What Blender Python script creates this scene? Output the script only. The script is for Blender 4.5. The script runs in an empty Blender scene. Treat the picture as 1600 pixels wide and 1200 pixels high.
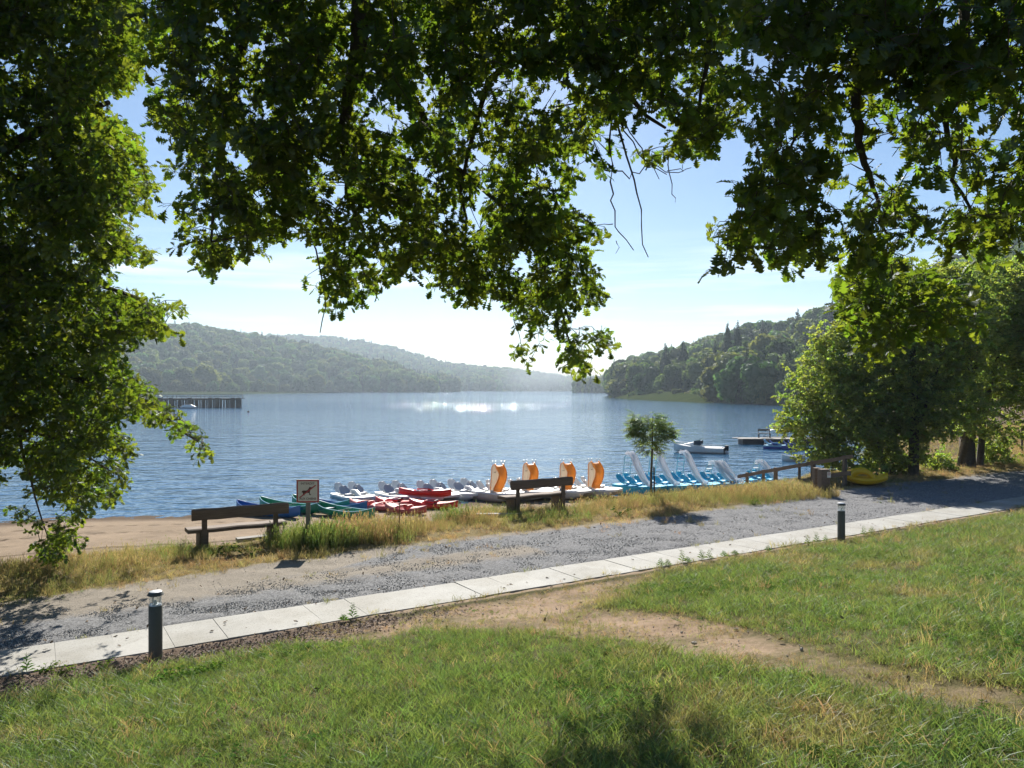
import bpy, math, random
import numpy as np
from mathutils import Vector, Matrix, Euler, noise as mnoise

# ------------------------------------------------------------------ camera, sky, sun, exposure
SC = bpy.context.scene
COL = SC.collection
CH, HOR, F = 3.25, 607.0, 1200.0          # camera height over the path, horizon row and focal length in photo pixels
cam_d = bpy.data.cameras.new('camera'); cam = bpy.data.objects.new('camera', cam_d); COL.objects.link(cam)
cam.location = (0, 0, CH); cam.rotation_euler = (math.radians(90), 0, 0)
cam_d.sensor_width = 36; cam_d.lens = 36 * F / 1600; cam_d.shift_y = (HOR - 600) / 1600
cam_d.clip_start = 0.1; cam_d.clip_end = 30000
SC.camera = cam
SUN_EL, SUN_AZ = math.radians(35.5), math.radians(-3.5)     # azimuth from straight ahead, minus = left
world = bpy.data.worlds.new('World'); SC.world = world; world.use_nodes = True
wn = world.node_tree; wn.nodes.clear()
def N(nt, t, **k):
    n = nt.nodes.new(t)
    for a, b in k.items(): setattr(n, a, b)
    return n
out = N(wn, 'ShaderNodeOutputWorld'); bg = N(wn, 'ShaderNodeBackground'); bg.inputs[1].default_value = 0.05
sky = N(wn, 'ShaderNodeTexSky', sky_type='NISHITA', sun_disc=False, sun_elevation=SUN_EL, sun_rotation=SUN_AZ)
sky.altitude = 300; sky.air_density = 1.0; sky.dust_density = 0.35; sky.ozone_density = 3.2
tc = N(wn, 'ShaderNodeTexCoord'); mp = N(wn, 'ShaderNodeMapping'); mp.inputs['Scale'].default_value = (1.6, 1.6, 26)
cn = N(wn, 'ShaderNodeTexNoise'); cn.inputs['Scale'].default_value = 1.7; cn.inputs['Detail'].default_value = 7; cn.inputs['Roughness'].default_value = 0.55
cr = N(wn, 'ShaderNodeValToRGB'); cr.color_ramp.elements[0].position = 0.47; cr.color_ramp.elements[1].position = 0.70
sep = N(wn, 'ShaderNodeSeparateXYZ'); band = N(wn, 'ShaderNodeValToRGB')       # cirrus only low over the horizon
e = band.color_ramp.elements; e[0].position = 0.03; e[0].color = (0, 0, 0, 1); e[1].position = 0.09; e[1].color = (1, 1, 1, 1)
e2 = band.color_ramp.elements.new(0.14); e2.color = (0.9, 0.9, 0.9, 1); e3 = band.color_ramp.elements.new(0.20); e3.color = (0.0, 0.0, 0.0, 1)
mul = N(wn, 'ShaderNodeMath', operation='MULTIPLY'); mul2 = N(wn, 'ShaderNodeMath', operation='MULTIPLY'); mul2.inputs[1].default_value = 0.7
mixc = N(wn, 'ShaderNodeMixRGB'); mixc.inputs[2].default_value = (12.0, 12.8, 13.4, 1)
L = wn.links.new
L(tc.outputs['Generated'], mp.inputs[0]); L(mp.outputs[0], cn.inputs['Vector']); L(cn.outputs[0], cr.inputs[0])
L(tc.outputs['Generated'], sep.inputs[0]); L(sep.outputs[2], band.inputs[0])
L(cr.outputs[0], mul.inputs[0]); L(band.outputs[0], mul.inputs[1]); L(mul.outputs[0], mul2.inputs[0])
L(mul2.outputs[0], mixc.inputs[0]); hsv = N(wn, 'ShaderNodeHueSaturation'); hsv.inputs['Saturation'].default_value = 1.15; L(sky.outputs[0], hsv.inputs['Color']); L(hsv.outputs[0], mixc.inputs[1]); L(mixc.outputs[0], bg.inputs[0]); L(bg.outputs[0], out.inputs[0])
sl = bpy.data.lights.new('sun', 'SUN'); sl.energy = 5.0; sl.angle = math.radians(0.53); sl.color = (1.0, 0.95, 0.86)
sun = bpy.data.objects.new('sun', sl); COL.objects.link(sun)
sdir = Vector((math.sin(SUN_AZ) * math.cos(SUN_EL), math.cos(SUN_AZ) * math.cos(SUN_EL), math.sin(SUN_EL)))
sun.rotation_euler = sdir.to_track_quat('Z', 'Y').to_euler(); sun.location = (0, 30, 40)
SC.view_settings.view_transform = 'Standard'; SC.view_settings.look = 'None'
SC.view_settings.exposure = 1.12; SC.view_settings.gamma = 1; SC.view_settings.use_curve_mapping = False
cy = SC.cycles
SC.render.engine = 'CYCLES'
cy.max_bounces = 7; cy.diffuse_bounces = 3; cy.glossy_bounces = 3; cy.transmission_bounces = 6; cy.volume_bounces = 0; cy.transparent_max_bounces = 8
cy.use_denoising = True; cy.sample_clamp_indirect = 6; cy.use_adaptive_sampling = True; cy.adaptive_threshold = 0.02
try: cy.denoiser = 'OPENIMAGEDENOISE'; cy.denoising_input_passes = 'RGB_ALBEDO_NORMAL'
except Exception: pass

R = random.Random(7); NR = np.random.default_rng(7)
PI = math.pi

# ------------------------------------------------------------------ helpers
ORD = ['first', 'second', 'third', 'fourth', 'fifth', 'sixth', 'seventh', 'eighth', 'ninth', 'tenth', 'eleventh', 'twelfth', 'thirteenth', 'fourteenth', 'fifteenth', 'sixteenth', 'seventeenth', 'eighteenth', 'nineteenth', 'twentieth'] + ['twenty-' + q for q in ('first', 'second', 'third', 'fourth', 'fifth', 'sixth', 'seventh')]
def tag(o, label=None, cat=None, group=None, kind=None):
    if label: o['label'] = label
    if cat: o['category'] = cat
    if group: o['group'] = group
    if kind: o['kind'] = kind
    return o
def empty(name, loc, rz=0, label=None, cat=None, group=None):
    o = bpy.data.objects.new(name, None); o.location = loc; o.rotation_euler = (0, 0, rz); COL.objects.link(o); o.empty_display_size = 0.2
    return tag(o, label, cat, group)
def link(name, me, parent=None, mat=None, loc=None):
    if mat is not None and not me.materials: me.materials.append(mat)
    o = bpy.data.objects.new(name, me); COL.objects.link(o)
    if parent is not None: o.parent = parent
    if loc is not None: o.location = loc
    return o
def np_mesh(name, V, Fc, mat=None, smooth=False):
    """V (n,3) floats, Fc (m,k) ints with k 3 or 4"""
    V = np.asarray(V, np.float32); Fc = np.asarray(Fc, np.int32); k = Fc.shape[1]
    me = bpy.data.meshes.new(name)
    me.vertices.add(len(V)); me.vertices.foreach_set('co', V.ravel())
    me.loops.add(Fc.size); me.loops.foreach_set('vertex_index', Fc.ravel())
    me.polygons.add(len(Fc)); me.polygons.foreach_set('loop_start', np.arange(0, Fc.size, k, dtype=np.int32))
    me.update(calc_edges=True)
    if smooth: me.polygons.foreach_set('use_smooth', np.ones(len(Fc), bool))
    if mat: me.materials.append(mat)
    return me
class MB:
    def __init__(s): s.v = []; s.f = []
    def add(s, vs, fs, M=None):
        b = len(s.v)
        for v in vs:
            v = Vector(v); s.v.append(tuple(M @ v) if M else tuple(v))
        for f in fs: s.f.append([i + b for i in f])
        return s
    def box(s, c, d, rz=0, M=None, taper=1.0, jit=0):
        x, y, z = d[0] / 2, d[1] / 2, d[2] / 2; T = Matrix.Translation(c) @ Matrix.Rotation(rz, 4, 'Z')
        if M: T = T @ M
        vs = [(sx * x * (taper if sz > 0 else 1) + R.uniform(-jit, jit), sy * y * (taper if sz > 0 else 1) + R.uniform(-jit, jit), sz * z + R.uniform(-jit, jit)) for sz in (-1, 1) for sy in (-1, 1) for sx in (-1, 1)]
        return s.add(vs, [(0, 2, 3, 1), (4, 5, 7, 6), (0, 1, 5, 4), (2, 6, 7, 3), (0, 4, 6, 2), (1, 3, 7, 5)], T)
    def tube(s, pts, rad, n=8, cap=True):
        pts = [Vector(p) for p in pts]; m = len(pts)
        if not hasattr(rad, '__len__'): rad = [rad] * m
        rings = []; ref = Vector((0, 0, 1))
        for i, p in enumerate(pts):
            t = (pts[min(i + 1, m - 1)] - pts[max(i - 1, 0)])
            t = t.normalized() if t.length > 1e-9 else Vector((0, 0, 1))
            a = t.cross(ref)
            if a.length < 0.05: a = t.cross(Vector((0, 1, 0)))
            a.normalize(); b = t.cross(a)
            rings.append([p + a * math.cos(k * 2 * PI / n) * rad[i] + b * math.sin(k * 2 * PI / n) * rad[i] for k in range(n)])
        return s.loft(rings, cap)
    def loft(s, rings, cap=True, closed=True):
        n = len(rings[0]); vs = [v for r in rings for v in r]; fs = []
        for i in range(len(rings) - 1):
            for k in range(n if closed else n - 1):
                k2 = (k + 1) % n; fs.append((i * n + k, i * n + k2, (i + 1) * n + k2, (i + 1) * n + k))
        if cap and closed: fs.append(tuple(range(n))[::-1]); fs.append(tuple(range((len(rings) - 1) * n, len(rings) * n)))
        return s.add(vs, fs)
    def sphere(s, c, r, nu=12, nv=8, sc=(1, 1, 1)):
        rings = []
        for j in range(nv + 1):
            a = PI * (j / nv) * 0.998 + 0.001
            rings.append([(c[0] + r * sc[0] * math.sin(a) * math.cos(2 * PI * k / nu), c[1] + r * sc[1] * math.sin(a) * math.sin(2 * PI * k / nu), c[2] - r * sc[2] * math.cos(a)) for k in range(nu)])
        return s.loft(rings, True)
    def prism(s, poly, h, M=None):
        n = len(poly); vs = [(p[0], p[1], 0) for p in poly] + [(p[0], p[1], h) for p in poly]
        return s.add(vs, [tuple(range(n))[::-1], tuple(range(n, 2 * n))] + [(k, (k + 1) % n, n + (k + 1) % n, n + k) for k in range(n)], M)
    def mesh(s, name, mat=None, smooth=False, bevel=0):
        me = bpy.data.meshes.new(name); me.from_pydata(s.v, [], s.f); me.update()
        import bmesh
        bm = bmesh.new(); bm.from_mesh(me); bmesh.ops.recalc_face_normals(bm, faces=bm.faces)
        if bevel:
            bmesh.ops.remove_doubles(bm, verts=bm.verts, dist=1e-5)
            eds = [e for e in bm.edges if len(e.link_faces) == 2 and e.calc_face_angle(0) > 0.6]
            bmesh.ops.bevel(bm, geom=eds, offset=bevel, segments=2, affect='EDGES', profile=0.6)
        bm.to_mesh(me); bm.free()
        if smooth:
            me.polygons.foreach_set('use_smooth', np.ones(len(me.polygons), bool))
            try: me.set_sharp_from_angle(angle=math.radians(40))
            except Exception: pass
        if mat: me.materials.append(mat)
        return me
    def build(s, name, mat, parent=None, smooth=False, bevel=0, loc=None):
        return link(name, s.mesh(name, mat, smooth, bevel), parent, None, loc)
def copy_tree(o, parent=None):
    c = o.copy(); COL.objects.link(c)
    if parent is not None: c.parent = parent
    for ch in list(o.children): copy_tree(ch, c)
    return c

# ------------------------------------------------------------------ terrain functions
CA, SA = 0.8471, 0.5314                      # direction of the path
def vv(x, y): return -SA * (x + 5.76) + CA * (y - 8.64)
def uu(x, y): return CA * (x + 5.76) + SA * (y - 8.64)
def sstep(a, b, x):
    t = np.clip((x - a) / (b - a), 0, 1); return t * t * (3 - 2 * t)
WZ = -1.75                                    # water level
def vshore(u): return np.interp(u, [-60, 1.5, 5, 14, 22, 27, 34, 60, 120], [26, 24.3, 22.5, 20.0, 18.2, 16.5, 13.5, 12.5, 12])
def vbank(u): return np.interp(u, [-30, 4, 12, 20, 24, 30, 60], [5.6, 6.3, 6.4, 6.9, 7.6, 9.0, 9.5])
def H(x, y):
    x = np.asarray(x, float); y = np.asarray(y, float)
    v = vv(x, y); u = uu(x, y)
    z = np.zeros_like(v)
    w = np.clip(-v - 0.1, 0, None); z = np.where(v < 0, 0.158 * (np.sqrt(w * w + 0.25) - 0.5) * 1.04, z)
    vs, vb = vshore(u), vbank(u)
    t = (v - vb) / (vs - vb)
    zb = np.where(t < 1, WZ * (0.25 * sstep(0, 0.12, t) + 0.75 * (1 - (1 - np.clip(t, 0, 1)) ** 2)), WZ - (v - vs) * 0.09)
    z = np.where(v > vb, np.maximum(zb, -6), z)
    z = z + 0.03 * np.sin(x * 0.7 + 1) * np.cos(y * 0.5) * sstep(-1, -3, v)
    # verge swells a little
    z = z + 0.10 * sstep(4.2, 5.2, v) * (1 - sstep(vb - 0.2, vb + 1.5, v)) * (0.6 + 0.4 * np.sin(u * 1.3))
    # grassy bank far right beyond the trees
    z = z + 2.6 * sstep(21, 34, x) * sstep(27, 42, y) * (1 - 0 * x)
    z = z + 6.0 * sstep(34, 120, x)
    return z
def Hs(x, y): return float(H(x, y))
def D3(px, py, d): return Vector(((px - 800) / F * d, d, CH + (HOR - py) / F * d))
def G(px, py, dmax=80):
    d = np.arange(3, dmax, 0.02); x = (px - 800) / F * d; z = CH + (HOR - py) / F * d
    below = np.nonzero(z <= H(x, d))[0]
    i = below[0] if len(below) else len(d) - 1
    return Vector((x[i], d[i], float(H(x[i], d[i]))))
def Gd(px, d):
    x = (px - 800) / F * d; return Vector((x, d, Hs(x, d)))
def proj(x, y, z):
    y = np.maximum(y, 0.3); return 800 + x / y * F, HOR - (z - CH) / y * F
def inpoly(px, py, poly):
    px = np.asarray(px); py = np.asarray(py); c = np.zeros(px.shape, bool); n = len(poly); j = n - 1
    for i in range(n):
        xi, yi = poly[i]; xj, yj = poly[j]
        if yi != yj:
            c ^= ((yi > py) != (yj > py)) & (px < (xj - xi) * (py - yi) / (yj - yi) + xi)
        j = i
    return c
DIRT = [(430,1000),(500,975),(620,952),(800,925),(1010,890),(1035,905),(900,945),(1080,958),(1190,985),(1330,1025),(1480,1060),(1620,1085),(1620,1150),(1450,1105),(1290,1060),(1140,1035),(990,1000),(820,985),(650,980),(540,1000)]
def soft(px, py, poly, r, n=10):
    rr = np.random.default_rng(3); a = np.zeros(np.shape(px))
    for i in range(n):
        a += inpoly(px + rr.normal(0, r), py + rr.normal(0, r * 0.45), poly)
    return a / n
def dirt_mask(x, y, z):
    px, py = proj(x, y, z); return np.where(y > 1, soft(px, py, DIRT, 16), 0)
def n2(x, y, s, seed=0):
    """cheap smooth value noise, vectorised"""
    x = np.asarray(x) * s + seed * 17.3; y = np.asarray(y) * s + seed * 9.1
    xi = np.floor(x); yi = np.floor(y); fx = x - xi; fy = y - yi; fx = fx * fx * (3 - 2 * fx); fy = fy * fy * (3 - 2 * fy)
    def h(a, b):
        t = np.sin(a * 127.1 + b * 311.7 + seed) * 43758.5453; return t - np.floor(t)
    return (h(xi, yi) * (1 - fx) + h(xi + 1, yi) * fx) * (1 - fy) + (h(xi, yi + 1) * (1 - fx) + h(xi + 1, yi + 1) * fx) * fy
def vgravel(u): return np.interp(u, [-20, 0, 2, 5, 7, 14, 22, 40], [2.7, 2.7, 2.7, 3.0, 4.1, 3.9, 4.6, 4.4])   # far edge of the grey stones
def vtrack(u): return np.interp(u, [-20, 0, 3, 7, 14, 22, 40], [3.6, 3.6, 4.0, 4.4, 4.1, 4.8, 4.6])         # far edge of the sandy track

# ------------------------------------------------------------------ materials
def mat(name, col=(0.5, 0.5, 0.5), rough=0.6, metal=0, spec=0.5, noise=None, bump=None, coords='Object', var=0.0):
    """noise=(scale, colour2, contrast)  bump=(scale, strength, distance)"""
    m = bpy.data.materials.new(name); m.use_nodes = True; nt = m.node_tree; p = nt.nodes['Principled BSDF']
    p.inputs['Base Color'].default_value = (*col, 1); p.inputs['Roughness'].default_value = rough; p.inputs['Metallic'].default_value = metal
    p.inputs['Specular IOR Level'].default_value = spec
    t = N(nt, 'ShaderNodeTexCoord'); src = None
    if noise:
        nz = N(nt, 'ShaderNodeTexNoise'); nz.inputs['Scale'].default_value = noise[0]; nz.inputs['Detail'].default_value = 6; nz.inputs['Roughness'].default_value = 0.65
        rp = N(nt, 'ShaderNodeValToRGB'); c = noise[2] if len(noise) > 2 else 0.5
        rp.color_ramp.elements[0].position = 0.5 - 0.5 * (1 - c) ; rp.color_ramp.elements[1].position = 0.5 + 0.5 * (1 - c)
        rp.color_ramp.elements[0].color = (*col, 1); rp.color_ramp.elements[1].color = (*noise[1], 1)
        if len(noise) > 3:
            mpn = N(nt, 'ShaderNodeMapping'); mpn.inputs['Scale'].default_value = noise[3]
            nt.links.new(t.outputs[coords], mpn.inputs[0]); nt.links.new(mpn.outputs[0], nz.inputs['Vector'])
        else: nt.links.new(t.outputs[coords], nz.inputs['Vector'])
        nt.links.new(nz.outputs[0], rp.inputs[0]); src = rp.outputs[0]
    if var:
        oi = N(nt, 'ShaderNodeObjectInfo'); hs = N(nt, 'ShaderNodeHueSaturation'); mr = N(nt, 'ShaderNodeMapRange')
        mr.inputs[3].default_value = 1 - var; mr.inputs[4].default_value = 1 + var
        nt.links.new(oi.outputs['Random'], mr.inputs[0]); nt.links.new(mr.outputs[0], hs.inputs['Value'])
        if src: nt.links.new(src, hs.inputs['Color'])
        else: hs.inputs['Color'].default_value = (*col, 1)
        src = hs.outputs[0]
    if src: nt.links.new(src, p.inputs['Base Color'])
    if bump:
        nb = N(nt, 'ShaderNodeTexNoise'); nb.inputs['Scale'].default_value = bump[0]; nb.inputs['Detail'].default_value = 6
        b = N(nt, 'ShaderNodeBump'); b.inputs['Strength'].default_value = bump[1]; b.inputs['Distance'].default_value = bump[2]
        nt.links.new(t.outputs[coords], nb.inputs['Vector']); nt.links.new(nb.outputs[0], b.inputs['Height']); nt.links.new(b.outputs[0], p.inputs['Normal'])
    return m
def leafmat(name, dif, tra, ratio=0.5, dry=None, gloss=0.06, rnd=0.35, inst=True, hue=0.03):
    """thin leaf or blade: diffuse + translucent + a little gloss; tint per copy"""
    m = bpy.data.materials.new(name); m.use_nodes = True; nt = m.node_tree; nt.nodes.clear()
    o = N(nt, 'ShaderNodeOutputMaterial'); d = N(nt, 'ShaderNodeBsdfDiffuse'); t = N(nt, 'ShaderNodeBsdfTranslucent'); g = N(nt, 'ShaderNodeBsdfGlossy')
    g.inputs['Roughness'].default_value = 0.5; g.inputs['Color'].default_value = (0.9, 0.95, 1, 1)
    mx = N(nt, 'ShaderNodeMixShader'); mx.inputs[0].default_value = ratio; mg = N(nt, 'ShaderNodeMixShader'); mg.inputs[0].default_value = gloss
    geo = N(nt, 'ShaderNodeObjectInfo'); mr = N(nt, 'ShaderNodeMapRange'); mr.inputs[3].default_value = 1 - rnd; mr.inputs[4].default_value = 1 + rnd
    wn2 = N(nt, 'ShaderNodeTexWhiteNoise', noise_dimensions='1D'); nt.links.new(geo.outputs['Random'], wn2.inputs['W'])
    mh = N(nt, 'ShaderNodeMapRange'); mh.inputs[3].default_value = 0.5 - hue; mh.inputs[4].default_value = 0.5 + hue
    nt.links.new(geo.outputs['Random'], mr.inputs[0]); nt.links.new(wn2.outputs[0], mh.inputs[0])
    at = N(nt, 'ShaderNodeAttribute', attribute_type='INSTANCER', attribute_name='tint') if dry else None
    for bs, col, dc in ((d, dif, dry and dry[0]), (t, tra, dry and dry[1])):
        h = N(nt, 'ShaderNodeHueSaturation'); nt.links.new(mr.outputs[0], h.inputs['Value']); nt.links.new(mh.outputs[0], h.inputs['Hue'])
        if dry:
            mc = N(nt, 'ShaderNodeMixRGB'); mc.inputs[1].default_value = (*col, 1); mc.inputs[2].default_value = (*dc, 1)
            nt.links.new(at.outputs['Fac'], mc.inputs[0]); nt.links.new(mc.outputs[0], h.inputs['Color'])
        else: h.inputs['Color'].default_value = (*col, 1)
        nt.links.new(h.outputs[0], bs.inputs[0])
    nt.links.new(d.outputs[0], mx.inputs[1]); nt.links.new(t.outputs[0], mx.inputs[2]); nt.links.new(mx.outputs[0], mg.inputs[1]); nt.links.new(g.outputs[0], mg.inputs[2])
    nt.links.new(mg.outputs[0], o.inputs[0]); return m

M = {}
M['bark'] = mat('bark', (0.045, 0.035, 0.025), 0.9, noise=(14, (0.11, 0.09, 0.07), 0.5), bump=(20, 0.8, 0.02))
M['bark_pale'] = mat('bark_pale', (0.09, 0.075, 0.055), 0.9, noise=(9, (0.18, 0.16, 0.13), 0.5), bump=(18, 0.8, 0.02))
M['old_wood'] = mat('old_wood', (0.07, 0.048, 0.035), 0.85, noise=(3, (0.23, 0.17, 0.125), 0.35, (1, 14, 14)), bump=(30, 0.5, 0.006))
M['fence_wood'] = mat('fence_wood', (0.085, 0.062, 0.045), 0.85, noise=(4, (0.20, 0.155, 0.115), 0.3, (1, 12, 12)), bump=(30, 0.5, 0.006))
M['grey_wood'] = mat('grey_wood', (0.13, 0.12, 0.11), 0.85, noise=(3, (0.30, 0.28, 0.25), 0.3, (1, 9, 9)), bump=(30, 0.5, 0.006))
M['white_gel'] = mat('white_gel', (0.82, 0.82, 0.80), 0.5, noise=(3, (0.70, 0.70, 0.67), 0.4))
M['cream_gel'] = mat('cream_gel', (0.80, 0.74, 0.63), 0.45, noise=(3, (0.52, 0.46, 0.37), 0.4))
M['seat_grey'] = mat('seat_grey', (0.42, 0.43, 0.46), 0.5)
M['lightblue_gel'] = mat('lightblue_gel', (0.22, 0.47, 0.62), 0.35, noise=(4, (0.16, 0.36, 0.50), 0.4))
M['turq_gel'] = mat('turq_gel', (0.02, 0.36, 0.58), 0.55, noise=(4, (0.04, 0.44, 0.64), 0.4), spec=0.3)
M['turq_pale'] = mat('turq_pale', (0.30, 0.55, 0.62), 0.4)
M['orange_gel'] = mat('orange_gel', (0.85, 0.34, 0.045), 0.4, noise=(3, (0.78, 0.28, 0.03), 0.4))
M['slide_white'] = mat('slide_white', (0.62, 0.63, 0.66), 0.35, noise=(2, (0.50, 0.51, 0.55), 0.4))
M['red_pe'] = mat('red_pe', (0.62, 0.02, 0.012), 0.32, noise=(6, (0.50, 0.018, 0.012), 0.4))
M['pink_pe'] = mat('pink_pe', (0.50, 0.085, 0.085), 0.5, noise=(6, (0.60, 0.15, 0.14), 0.4))
M['faded_red'] = mat('faded_red', (0.42, 0.06, 0.05), 0.5, noise=(6, (0.50, 0.11, 0.09), 0.4))
M['green_pe'] = mat('green_pe', (0.01, 0.22, 0.12), 0.35, noise=(6, (0.02, 0.30, 0.16), 0.4))
M['blue_pe'] = mat('blue_pe', (0.015, 0.10, 0.36), 0.35, noise=(6, (0.02, 0.15, 0.42), 0.4))
M['inside_dark'] = mat('inside_dark', (0.03, 0.08, 0.14), 0.6)
M['yellow_pe'] = mat('yellow_pe', (0.85, 0.52, 0.01), 0.4, noise=(5, (0.75, 0.42, 0.01), 0.4))
M['navy_pe'] = mat('navy_pe', (0.015, 0.045, 0.28), 0.3)
M['black'] = mat('black_rubber', (0.015, 0.015, 0.017), 0.6)
M['steel'] = mat('steel', (0.55, 0.56, 0.58), 0.3, metal=1)
M['rust'] = mat('rust', (0.12, 0.05, 0.025), 0.85, noise=(30, (0.22, 0.10, 0.05), 0.4))
M['anthracite'] = mat('anthracite_paint', (0.085, 0.08, 0.062), 0.55, noise=(20, (0.11, 0.104, 0.082), 0.4))
M['cap_metal'] = mat('cap_metal', (0.55, 0.56, 0.58), 0.38, metal=0.6)
def gelcoat(name, col, tra):
    m = mat(name, col, 0.4); nt = m.node_tree; p = nt.nodes['Principled BSDF']; t = N(nt, 'ShaderNodeBsdfTranslucent'); t.inputs[0].default_value = (*tra, 1); x = N(nt, 'ShaderNodeMixShader'); x.inputs[0].default_value = 0.45
    nt.links.new(p.outputs[0], x.inputs[1]); nt.links.new(t.outputs[0], x.inputs[2]); nt.links.new(x.outputs[0], [n for n in nt.nodes if n.type == 'OUTPUT_MATERIAL'][0].inputs[0]); return m
M['orange_gel'] = gelcoat('orange_gel', (0.90, 0.43, 0.08), (1.0, 0.58, 0.18)); M['panel_gel'] = gelcoat('panel_gel', (0.80, 0.74, 0.63), (0.92, 0.84, 0.70)); M['slide_white'] = gelcoat('slide_gel', (0.70, 0.71, 0.74), (0.85, 0.86, 0.9))
M['concrete'] = None
M['sign_white'] = mat('sign_white', (0.74, 0.73, 0.68), 0.45, noise=(14, (0.62, 0.61, 0.55), 0.45))
M['sign_red'] = mat('sign_red', (0.42, 0.05, 0.05), 0.45)
M['sign_ink'] = mat('sign_ink', (0.09, 0.035, 0.03), 0.5)
M['sign_back'] = mat('sign_edge', (0.45, 0.46, 0.46), 0.4, metal=0.8)
M['white_paint'] = mat('white_paint', (0.75, 0.75, 0.73), 0.5)
M['slate'] = mat('slate', (0.13, 0.14, 0.16), 0.6)
M['dark_glass'] = mat('dark_glass', (0.02, 0.03, 0.035), 0.06, spec=0.8)
M['render_wall'] = mat('render_wall', (0.66, 0.64, 0.58), 0.85, noise=(0.5, (0.55, 0.53, 0.48), 0.4))
M['stone'] = mat('stone', (0.30, 0.26, 0.22), 0.9, noise=(12, (0.46, 0.41, 0.36), 0.4), bump=(25, 0.6, 0.01), var=0.3)
M['chips'] = mat('chips', (0.10, 0.07, 0.055), 0.9, noise=(40, (0.20, 0.15, 0.12), 0.4), var=0.5)
M['gravel'] = mat('gravel_stone', (0.29, 0.28, 0.265), 0.8, var=0.6)

def glassmat():
    m = bpy.data.materials.new('lamp_glass'); m.use_nodes = True; nt = m.node_tree; nt.nodes.clear()
    o = N(nt, 'ShaderNodeOutputMaterial'); t = N(nt, 'ShaderNodeBsdfTransparent'); g = N(nt, 'ShaderNodeBsdfGlossy'); d = N(nt, 'ShaderNodeBsdfDiffuse')
    t.inputs[0].default_value = (0.9, 0.93, 0.94, 1); g.inputs['Roughness'].default_value = 0.08; d.inputs[0].default_value = (0.8, 0.82, 0.82, 1)
    a = N(nt, 'ShaderNodeMixShader'); a.inputs[0].default_value = 0.18; b = N(nt, 'ShaderNodeMixShader'); b.inputs[0].default_value = 0.10
    nt.links.new(t.outputs[0], a.inputs[1]); nt.links.new(d.outputs[0], a.inputs[2]); nt.links.new(a.outputs[0], b.inputs[1]); nt.links.new(g.outputs[0], b.inputs[2]); nt.links.new(b.outputs[0], o.inputs[0]); return m
M['glass'] = glassmat()

M['oak'] = leafmat('oak_leaf', (0.030, 0.056, 0.012), (0.22, 0.31, 0.018), 0.48, gloss=0.035, rnd=0.3, hue=0.025)
M['alder'] = leafmat('alder_leaf', (0.125, 0.165, 0.04), (0.44, 0.56, 0.07), 0.5, gloss=0.05, rnd=0.3)
M['ash'] = leafmat('ash_leaf', (0.075, 0.11, 0.03), (0.30, 0.42, 0.07), 0.42, gloss=0.07, rnd=0.25)
M['lawn'] = leafmat('lawn_blade', (0.105, 0.152, 0.045), (0.21, 0.30, 0.055), 0.45, dry=((0.38, 0.26, 0.12), (0.50, 0.34, 0.14)), gloss=0.035, rnd=0.35)
M['weed'] = leafmat('weed_leaf', (0.055, 0.11, 0.025), (0.16, 0.27, 0.03), 0.45, gloss=0.0, rnd=0.25)
M['hillwood'] = leafmat('hill_foliage', (0.078, 0.115, 0.036), (0.17, 0.24, 0.05), 0.36, gloss=0.02, rnd=0.5, hue=0.05)
M['conifer'] = leafmat('conifer_needles', (0.026, 0.045, 0.020), (0.03, 0.05, 0.015), 0.2, gloss=0.02, rnd=0.3)
M['copper'] = leafmat('copper_foliage', (0.055, 0.035, 0.025), (0.08, 0.05, 0.02), 0.3, gloss=0.02, rnd=0.3)

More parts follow.
